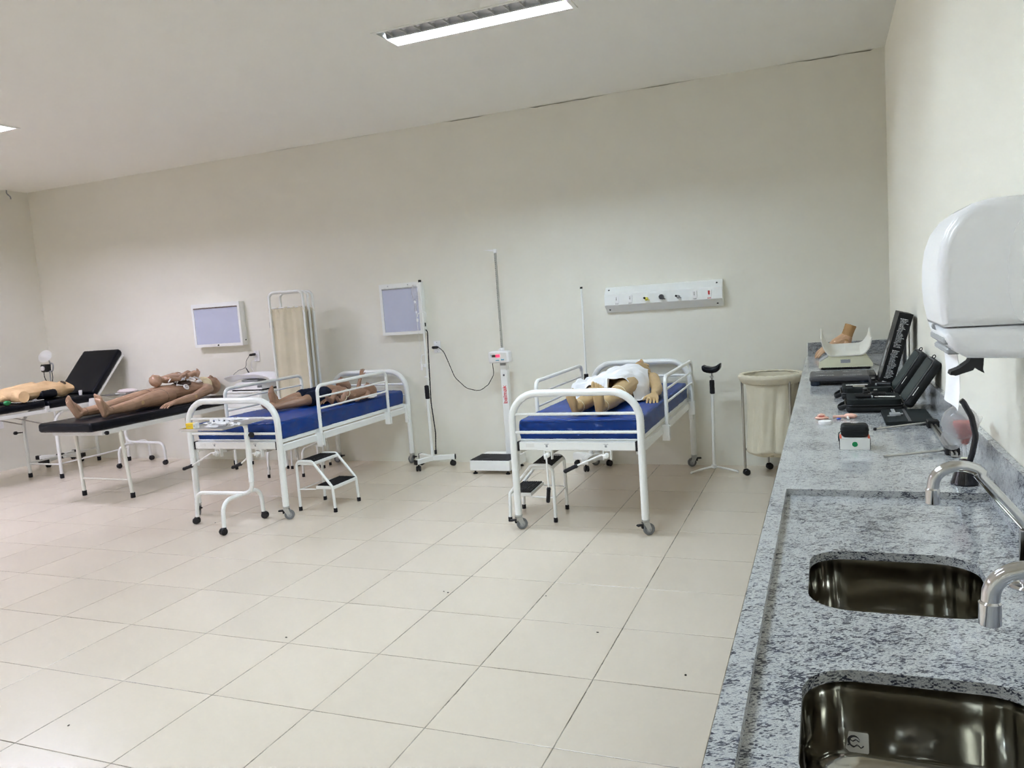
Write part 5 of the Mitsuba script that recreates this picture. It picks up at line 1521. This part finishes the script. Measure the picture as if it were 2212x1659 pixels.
# the seam of the side hatch: a raised skin with its own outline
hatch = Polygon(fillet([(1.368, 1.648), (1.318, 1.645), (1.300, 1.610), (1.289, 1.545), (1.290, 1.48), (1.300, 1.43), (1.312, 1.412), (1.330, 1.408), (1.368, 1.404)], 0.03, 4))
part(t, 'side_hatch', extr(hatch, 0.0035, 'xz', dY0 - 0.0030), 'white_gloss', False)
lv = Polygon([(1.252, 1.334), (1.228, 1.334), (1.220, 1.318), (1.200, 1.303), (1.183, 1.296), (1.181, 1.288), (1.194, 1.286), (1.214, 1.293), (1.229, 1.298), (1.233, 1.305), (1.238, 1.299), (1.252, 1.290), (1.249, 1.300)])
part(t, 'lever', extr(lv, 0.045, 'xz', -0.275), 'black_plastic', False)
part(t, 'cutter_guard', join([bx(1.168, 1.20, -0.27, -0.02, 1.360, 1.378, 0.004), bx(1.176, 1.205, -0.26, -0.03, 1.335, 1.350, 0.004), disc((1.168, -0.14, 1.398), 0.010, 0.02, 1, 14)]), 'grey_light', False)
t = thing('paper_towel', 'white paper towel sheet hanging out of the wall dispenser', 'paper towel', (0, 0, 0))
part(t, 'sheet', sheet(lambda U, V: (1.196 + 0.010 * np.sin(V * 2.6) + 0.004 * np.sin(U * 5), -0.245 + 0.205 * U + 0.012 * V, 1.362 - 0.168 * V), 8, 12, 0.0008), 'paper', 50)


# ---------------------------------------------------------------- things on the counter
zc = Z_C
t = thing('carton', 'white carton with a round green sticker under the black pouch on the counter', 'box', (0.9935, 0.628, zc))
part(t, 'carton', bx(-0.050, 0.050, 0.0, 0.078, 0.0, 0.041, 0.001), 'label_white', False)
part(t, 'lid_flap', bx(-0.0505, 0.0505, -0.0002, 0.079, 0.0405, 0.0418, 0.0003), 'label_white', False)
part(t, 'lid_print', join([bx(-0.0504, -0.043, 0.0, 0.0785, 0.0417, 0.0424), bx(0.043, 0.0504, 0.0, 0.0785, 0.0417, 0.0424), bx(-0.0504, 0.0504, 0.072, 0.0785, 0.0417, 0.0424)]), 'red_box', False)
part(t, 'end_print', join([bx(-0.0515, -0.0498, 0.0, 0.076, 0.001, 0.040), bx(0.0498, 0.0515, 0.0, 0.076, 0.001, 0.040)]), 'ink_dark', False)
part(t, 'sticker', disc((0.0, -0.0006, 0.0205), 0.0092, 0.0012, 1, 24), 'green_dot', False, label='round green sticker')
t = thing('pouch', 'black zipped pouch lying on the white carton with the green sticker', 'pouch', (0.9945, 0.672, zc + 0.0426))
part(t, 'body', rbox((0.092, 0.066, 0.046), 0.014, (6, 5, 4), (0, 0, 0.023)), 'black_fabric', 50)
part(t, 'zip', tube([(x, y, 0.024) for x, y in np.array(rrect(-0.0465, 0.0465, -0.0335, 0.0335, 0.014, 4).exterior.coords)[:-1]], 0.0014, 6, closed=True), 'black_plastic', 40)
part(t, 'wrist_loop', tube(fillet([(-0.045, -0.028, 0.024), (-0.054, -0.032, 0.016), (-0.055, -0.034, 0.0), (-0.0535, -0.034, -0.012)], 0.006, 3), 0.0016, 6), 'black_plastic', 40)
part(t, 'lettering', trimesh.util.concatenate([mv(meshkit.text_mesh('MICRO', 0.0042, 0.0004, True), (-0.0115, 0.020, 0.0459))]), 'ink_white', False) if False else part(t, 'print', bx(-0.012, 0.012, 0.008, 0.013, 0.0455, 0.0463), 'ink_white', False)

t = thing('white_disc', 'flat round white plastic tub on the counter left of the black pouch', 'tub', (0.893, 1.172, zc))
part(t, 'tub', lathe([(0, 0), (0.026, 0), (0.0275, 0.003), (0.0275, 0.012), (0.0255, 0.0145), (0, 0.0145)], 26), 'white_plastic', 40)
part(t, 'rim', lathe([(0.0277, 0.008), (0.0283, 0.009), (0.0277, 0.010)], 26), 'white_gloss', 40)
t = thing('anatomy_model', 'small pink anatomical model with a red band next to the white tub', 'anatomical model', (0.880, 1.285, zc))
part(t, 'base', rough(mv(ball((0, 0, 0), (0.030, 0.016, 0.008), 3), (0, 0, 0.008)), 0.003, 60, 2), 'skin_pink', 40)
part(t, 'lobe', rough(mv(ball((0, 0, 0), (0.017, 0.012, 0.010), 3), (-0.002, 0.0, 0.018)), 0.002, 70, 3), 'skin_pink', 40)
part(t, 'band', bx(-0.012, 0.010, -0.013, 0.0, 0.0155, 0.020, 0.001), 'muscle_red', False)
t = thing('anatomy_model', 'small broken pink model in pieces behind the black pouch', 'anatomical model', (0.985, 1.315, zc))
part(t, 'lobe', rough(mv(ball((0, 0, 0), (0.026, 0.017, 0.011), 3), (0.012, 0, 0.011)), 0.005, 60, 5), 'skin_pink', 40)
part(t, 'stalk', rough(rod((-0.010, 0.0, 0.010), (-0.060, 0.006, 0.006), 0.006), 0.002, 60, 1), 'skin_pink', 40)
part(t, 'peg', rod((0.000, -0.012, 0.008), (0.002, -0.040, 0.006), 0.005), 'label_white', 40)
part(t, 'blue_bit', rough(ball((-0.036, -0.030, 0.004), (0.009, 0.006, 0.004), 2), 0.001, 90, 4), 'blue_plastic', 40)


def make_kit(label, loc, inst):
    """soft instrument case: base with a foam bed, lid leaning open on the right, carrying loop on the left"""
    t = thing('instrument_case', label, 'instrument case', loc)
    W_, D_ = 0.118, 0.122
    b = part(t, 'base', rbox((2 * W_, 2 * D_, 0.034), 0.016, (6, 6, 3), (0, 0, 0.0175)), 'black_fabric', 50)
    part(b, 'zip_edge', tube([(x, y, 0.034) for x, y in np.array(rrect(-W_ - 0.001, W_ + 0.001, -D_ - 0.001, D_ + 0.001, 0.03, 5).exterior.coords)[:-1]], 0.0035, 6, closed=True), 'black_plastic', 40)
    fo = extr(rrect(-W_ + 0.006, W_ - 0.006, -D_ + 0.006, D_ - 0.006, 0.028, 6).difference(shapely.union_all([rrect(-0.07, 0.085, -0.06, -0.025, 0.012), rrect(-0.06, 0.09, 0.01, 0.045, 0.012), shapely.Point(-0.02, 0.075).buffer(0.02), shapely.Point(-0.055, -0.085).buffer(0.014)])), 0.026, 'xy', 0.033)
    part(t, 'foam_bed', fo, 'black_foam', False)
    part(t, 'foam_floor', bx(-W_ + 0.012, W_ - 0.012, -D_ + 0.012, D_ - 0.012, 0.030, 0.040), 'black_rubber', False)
    for k_, (kind, x, y, a) in enumerate(inst):
        if kind == 'blade':
            part(t, 'speculum_card', mv(extr(Polygon([(-0.062, 0.0), (-0.045, 0.011), (0.035, 0.014), (0.045, 0.006), (0.042, -0.010), (-0.03, -0.012)]), 0.003), (x, y, 0.062), rz=a), 'label_white', False, label='pale grey instrument handle')
        elif kind == 'head':
            part(t, 'instrument_head', mv(join([tube([(-0.075, 0, 0), (-0.02, 0, 0), (0.0, 0, 0.002)], [0.012, 0.0125, 0.010], 12), bx(-0.012, 0.022, -0.012, 0.012, -0.008, 0.018, 0.004), disc((0.012, 0, 0.022), 0.011, 0.012, 2, 14)]), (x, y, 0.064), rz=a), 'black_plastic', 40)
            part(t, 'chrome_ring', mv(join([disc((-0.005, 0, 0.0), 0.0135, 0.008, 0, 16), disc((0.012, 0, 0.030), 0.008, 0.004, 2, 14)]), (x, y, 0.064), rz=a), 'zinc', 40)
        else:
            part(t, 'chrome_tube', mv(tube([(-0.028, 0, 0), (0.028, 0, 0)], 0.008, 12), (x, y, 0.060), rz=a), 'chrome', 40)
    L_ = 0.235
    ang = 33
    lid = rbox((0.040, 2 * D_, L_), 0.018, (3, 6, 6), (0.023, 0, L_ / 2))
    lt = lambda m_: mv(m_, (W_ - 0.004, 0, 0.036), ry=ang)
    ld = part(t, 'lid', lt(lid), 'black_fabric', 50)
    part(ld, 'lining', lt(extr(rrect(-D_ + 0.014, D_ - 0.014, 0.016, L_ - 0.014, 0.024, 6), 0.004, 'yz', -0.0005)), 'lid_lining', False)
    part(ld, 'rim_piping', lt(tube([(0.004, y, z) for y, z in np.array(rrect(-D_ + 0.006, D_ - 0.006, 0.008, L_ - 0.006, 0.03, 5).exterior.coords)[:-1]], 0.0035, 6, closed=True)), 'grey_plastic', 40)
    part(ld, 'zip_pull', lt(tube([(0.012 + 0.006 * math.cos(q), 0.02, L_ + 0.006 + 0.008 * math.sin(q)) for q in np.linspace(0, 2 * PI, 14)[:-1]], 0.0022, 6, closed=True)), 'black_plastic', 40)
    part(ld, 'label_tab', lt(bx(0.010, 0.013, -D_ - 0.0008, -D_ + 0.0004, 0.055, 0.10)), 'label_white', False)
    a = np.linspace(-PI / 2, PI / 2, 13)
    part(t, 'carry_loop', tube([(-W_ - 0.030 * math.cos(q), 0.055 * math.sin(q) - 0.01, 0.024 - 0.014 * math.cos(q)) for q in a], 0.005, 8, flat=2.2), 'black_fabric', 40)
    return t


make_kit('open black instrument case nearest on the counter, lid leaning on the wall', (1.100, 1.575, zc), [('blade', 0.045, -0.045, -14), ('head', -0.002, -0.032, 8), ('head', -0.02, 0.030, 176)])
make_kit('open black instrument case behind the nearest case on the counter', (1.088, 1.985, zc), [('blade', -0.035, -0.01, 4), ('tube', -0.035, -0.055, -4), ('head', 0.045, 0.0, 160)])

t = thing('caliper_case', 'open black folder holding a small grey skinfold caliper on the counter', 'caliper case', (1.215, 1.29, zc))
part(t, 'tray', bx(-0.09, 0.09, -0.165, 0.165, 0.0, 0.017, 0.003), 'black_foam', False)
part(t, 'spine', bx(-0.006, 0.006, -0.165, 0.165, 0.0165, 0.0185, 0.001), 'grey_plastic', False)
cp = part(t, 'caliper_beam', mv(bx(-0.007, 0.007, -0.07, 0.09, 0.0, 0.004), (-0.045, 0.05, 0.0172)), 'grey_light', False)
part(cp, 'caliper_slide', mv(bx(-0.020, 0.022, -0.03, 0.02, 0.0, 0.009, 0.002), (-0.045, 0.0, 0.0172)), 'ink_grey', False)
part(cp, 'caliper_jaw', mv(join([bx(-0.03, 0.0, -0.036, -0.029, 0.0, 0.004), rod((0.022, -0.005, 0.005), (0.032, -0.005, 0.005), 0.004)]), (-0.045, 0.0, 0.0172)), 'grey_light', False)

t = thing('sliding_caliper', 'long sliding caliper with a grooved chrome bar lying along the counter splash', 'caliper', (0, 0, zc))
part(t, 'bar', join([bx(1.280, 1.287, 0.50, 1.13, 0.006, 0.018, 0.001), bx(1.293, 1.300, 0.50, 1.13, 0.006, 0.018, 0.001), bx(1.280, 1.300, 0.50, 1.13, 0.004, 0.010, 0.001)]), 'steel_rod', False)
part(t, 'bar_inlay', bx(1.287, 1.293, 0.51, 1.12, 0.010, 0.0125), 'black_plastic', False)
for y0 in (1.06, 0.545):
    part(t, 'slide_block', bx(1.268, 1.312, y0 - 0.004, y0 + 0.045, 0.001, 0.030 if y0 > 1 else 0.026, 0.004), 'black_plastic', False)
part(t, 'arm', tube(fillet([(1.272, 1.095, 0.016), (1.20, 1.060, 0.014), (1.078, 1.012, 0.006)], 0.05, 3), [0.0045] * 6 if False else 0.0042, 8), 'steel_rod', 40)
part(t, 'arm', tube([(1.272, 0.565, 0.014), (1.079, 0.492, 0.006)], 0.0042, 8), 'steel_rod', 40)
part(t, 'arm_tip', join([ball((1.078, 1.010, 0.007), 0.0065, 1)]), 'black_plastic', 40)

# clear model on a black goose-neck stand
bxp = V3(1.268, 0.150, zc)
t = thing('anatomy_stand', 'clear plastic anatomical model with a red core on a curved black stand by the splash', 'anatomical model', bxp)
part(t, 'base', lathe([(0, 0), (0.034, 0), (0.036, 0.004), (0.034, 0.010), (0.020, 0.050), (0.012, 0.072), (0.0, 0.074)], 26), 'black_gloss', 40)
part(t, 'arm', tube(fillet([(0.006, -0.02, 0.055), (0.014, -0.045, 0.10), (0.022, -0.05, 0.150), (0.012, -0.05, 0.205), (-0.008, -0.05, 0.246), (-0.014, -0.05, 0.252)], 0.05, 5), 0.0078, 12), 'black_gloss', 50)
gc = V3(0.004, 0.10, 0.150)
part(t, 'clear_globe', ball(gc + V3(0, 0, 0.012), (0.050, 0.050, 0.052), 3), 'clear_plastic', True)
part(t, 'clear_lobe', ball(gc + V3(-0.022, 0, -0.036), (0.030, 0.030, 0.034), 3), 'clear_plastic', True)
part(t, 'red_core', lathe([(0, -0.055), (0.008, -0.050), (0.020, -0.02), (0.031, 0.012), (0.030, 0.017), (0.0, 0.010)], 22, gc + V3(0.012, 0, -0.002)), 'muscle_red', 40)
part(t, 'flared_skin', sheet(lambda U, V: (gc[0] + 0.012 + (0.012 + 0.034 * V + 0.006 * np.sin(U * 2 * PI * 4) * V) * np.cos(U * 2 * PI), gc[1] + (0.012 + 0.034 * V) * np.sin(U * 2 * PI), gc[2] - 0.05 + 0.072 * V + 0.006 * np.sin(U * 2 * PI * 3) * V), 41, 8), 'clear_plastic', 50)
part(t, 'stem', rod(gc + V3(0.008, -0.01, -0.052), gc + V3(0.006, -0.045, -0.092), 0.006), 'clear_plastic', 50)
part(t, 'yellow_plug', disc(gc + V3(0.006, -0.045, -0.094), 0.011, 0.020, 2, 14), 'cream_plastic', 40)

# flat grey scale, tall black box, board, cream baby scale, arm trainer
t = thing('flat_scale', 'low dark grey platform scale lying on the counter before the cream scale', 'scale', (0.970, 2.60, zc))
part(t, 'platform', rbox((0.325, 0.30, 0.030), 0.012, (8, 8, 3), (0, 0, 0.040)), 'grey_plastic', 50)
part(t, 'pressing', join([bx(x0, x0 + 0.10, y0, y0 + 0.008, 0.0548, 0.0556) for x0 in (-0.13, 0.02) for y0 in (-0.09, 0.07)]), 'grey_light', False)
for x in (-0.13, 0.13):
    for y in (-0.12, 0.12):
        part(t, 'foot', lathe([(0, 0), (0.024, 0), (0.027, 0.004), (0.027, 0.026), (0, 0.026)], 16, (x, y, 0)), 'blue_black', 40)
part(t, 'underbody', bx(-0.14, 0.14, -0.13, 0.13, 0.010, 0.027, 0.004), 'black_plastic', False)
part(t, 'hinge_block', bx(0.150, 0.195, -0.150, 0.12, 0.012, 0.058, 0.006), 'black_plastic', False)
part(t, 'hinge_clip', bx(0.152, 0.186, -0.157, -0.149, 0.016, 0.050, 0.003), 'grey_light' if False else 'grey_plastic', False)

t = thing('product_box', 'tall black box with fine white print leaning against the counter wall', 'box', (1.170, 2.42, zc))
tilt = lambda m_: mv(m_, (0, 0, 0.0), ry=15.5)
Lb_, Wb_, Db_ = 0.420, 0.072, 0.26
part(t, 'carton', tilt(bx(0, Wb_, 0, Db_, 0, Lb_, 0.001)), 'dark_card', False)
rng = np.random.default_rng(12)
pr_ = []
for k_ in range(46):
    z = 0.050 + k_ * 0.0074
    if k_ in (22, 23):
        continue
    x = 0.014 + (0.004 if k_ % 9 else 0)
    w = rng.uniform(0.022, 0.044) if k_ not in (21, 45) else 0.040
    while w > 0.004:
        q = min(w, rng.uniform(0.004, 0.013))
        pr_.append(bx(x, x + q - 0.0016, -0.0005, 0.0, z, z + (0.0026 if k_ not in (21, 45) else 0.0042)))
        x += q
        w -= q
part(t, 'print', tilt(join(pr_)), 'ink_white', False, kind='stuff')
part(t, 'white_label', tilt(bx(0.012, 0.064, -0.0006, 0.0, 0.010, 0.030)), 'label_white', False)
part(t, 'picture', tilt(extr(Polygon([(0.05, 0.02), (0.20, 0.015), (0.21, 0.20), (0.14, 0.26), (0.10, 0.18), (0.03, 0.12)]), 0.0008, 'yz', -0.0008)), 'photo_grey', False)
part(t, 'picture_mark', tilt(join([mv(extr(shapely.Point(0, 0).buffer(0.022), 0.0009, 'yz', -0.0014), (0, 0.10, 0.23), s=(1, 1, 1)), extr(rrect(0.09, 0.16, 0.10, 0.20, 0.02), 0.0007, 'yz', -0.0014)])), 'grey_light' if False else 'ink_grey', False)
t = thing('dark_board', 'narrow dark upright board standing in the corner behind the black box', 'board', (1.338, 2.86, zc))
part(t, 'board', bx(0.0, 0.012, 0.0, 0.09, 0.0, 0.37, 0.002), 'grey_plastic', False)
part(t, 'edge', bx(-0.003, 0.0, 0.0, 0.09, 0.0, 0.37, 0.001), 'black_plastic', False)

t = thing('cream_scale', 'cream baby scale with a curved white tray at the end of the counter', 'scale', (1.019, 3.30, zc))
part(t, 'body', extr(Polygon([(-0.168, 0.016), (0.168, 0.016), (0.168, 0.036), (0.132, 0.088), (-0.100, 0.090), (-0.166, 0.050)]), 0.23, 'xz', 0.0), 'cream_plastic', False)
part(t, 'recess_panel', extr(Polygon([(-0.062, 0.030), (0.130, 0.030), (0.118, 0.086), (-0.090, 0.086)]), 0.004, 'xz', -0.003), 'cream_plastic', False)
part(t, 'rating_plate', bx(-0.03, 0.03, -0.0045, -0.003, 0.045, 0.068), 'ink_grey', False)
part(t, 'keypad', mv(bx(-0.033, 0.033, 0.02, 0.21, 0.0, 0.003), (-0.134, 0.0, 0.0712), ry=-31), 'grey_light', False)
part(t, 'underside', bx(-0.15, 0.15, 0.01, 0.22, 0.006, 0.017), 'black_plastic', False)
for x in (-0.14, 0.14):
    for y in (0.025, 0.205):
        part(t, 'foot', lathe([(0, 0), (0.012, 0), (0.012, 0.016), (0, 0.016)], 12, (x, y, 0)), 'black_rubber', 40)
tr_prof = fillet([(-0.146, 0, 0.212), (-0.134, 0, 0.160), (-0.104, 0, 0.096), (0.112, 0, 0.100), (0.148, 0, 0.150), (0.160, 0, 0.206)], 0.05, 5)
part(t, 'tray', sheet(lambda U, V: (np.interp(U, np.linspace(0, 1, len(tr_prof)), tr_prof[:, 0]) - 0.0, -0.012 + 0.31 * V, np.interp(U, np.linspace(0, 1, len(tr_prof)), tr_prof[:, 2]) + 0.055 * V ** 5), 40, 10, 0.007), 'tray_plastic', 50)
part(t, 'tray_post', bx(-0.05, 0.06, 0.07, 0.16, 0.086, 0.0915), 'black_plastic', False)

t = thing('arm_trainer', 'flesh-coloured injection training arm with a brown cut end behind the cream scale', 'arm model', (0, 0, 0))
w = V3(0.965, 4.15, 1.035)
el = V3(1.045, 4.17, 1.075)
hd = V3(-0.095, -0.03, -0.050)
P = [H((w, 0.034), (el, 0.044)), H((el, 0.044), (V3(1.035, 4.17, 1.00), 0.040))] + make_hand(w + unit(hd) * 0.01, hd, V3(-0.3, -0.5, 0.8), V3(0.1, -1, -0.3), 1.05, 0.25)
P += [H((V3(1.035, 4.17, 0.99), 0.038), (V3(1.030, 4.17, 0.945), 0.030))]
part(t, 'hand', skin(P, (), 0.009, 5), 'skin_arm', True)
ax = unit(V3(0.05, 0.02, 0.13))
part(t, 'forearm_stump', tube([el - ax * 0.03, el + ax * 0.02, el + ax * 0.06, el + ax * 0.098], [0.042, 0.041, 0.040, 0.043], 22), 'wood_tan', 50)
part(t, 'support', lathe([(0, 0), (0.055, 0), (0.055, 0.008), (0.014, 0.014), (0.014, 0.06), (0, 0.06)], 18, (1.030, 4.17, zc)), 'grey_plastic', 40)
t = thing('grey_cord', 'thin grey cord looped on the counter behind the leaning black box', 'cord', (0, 0, zc))
part(t, 'cable', tube(fillet([(1.20, 3.42, 0.02), (1.27, 3.30, 0.006), (1.33, 3.12, 0.006), (1.30, 2.98, 0.006), (1.25, 3.05, 0.008), (1.32, 3.20, 0.012), (1.335, 2.80, 0.006), (1.315, 2.74, 0.006)], 0.06, 5), 0.0035, 6), 'grey_light', 50)
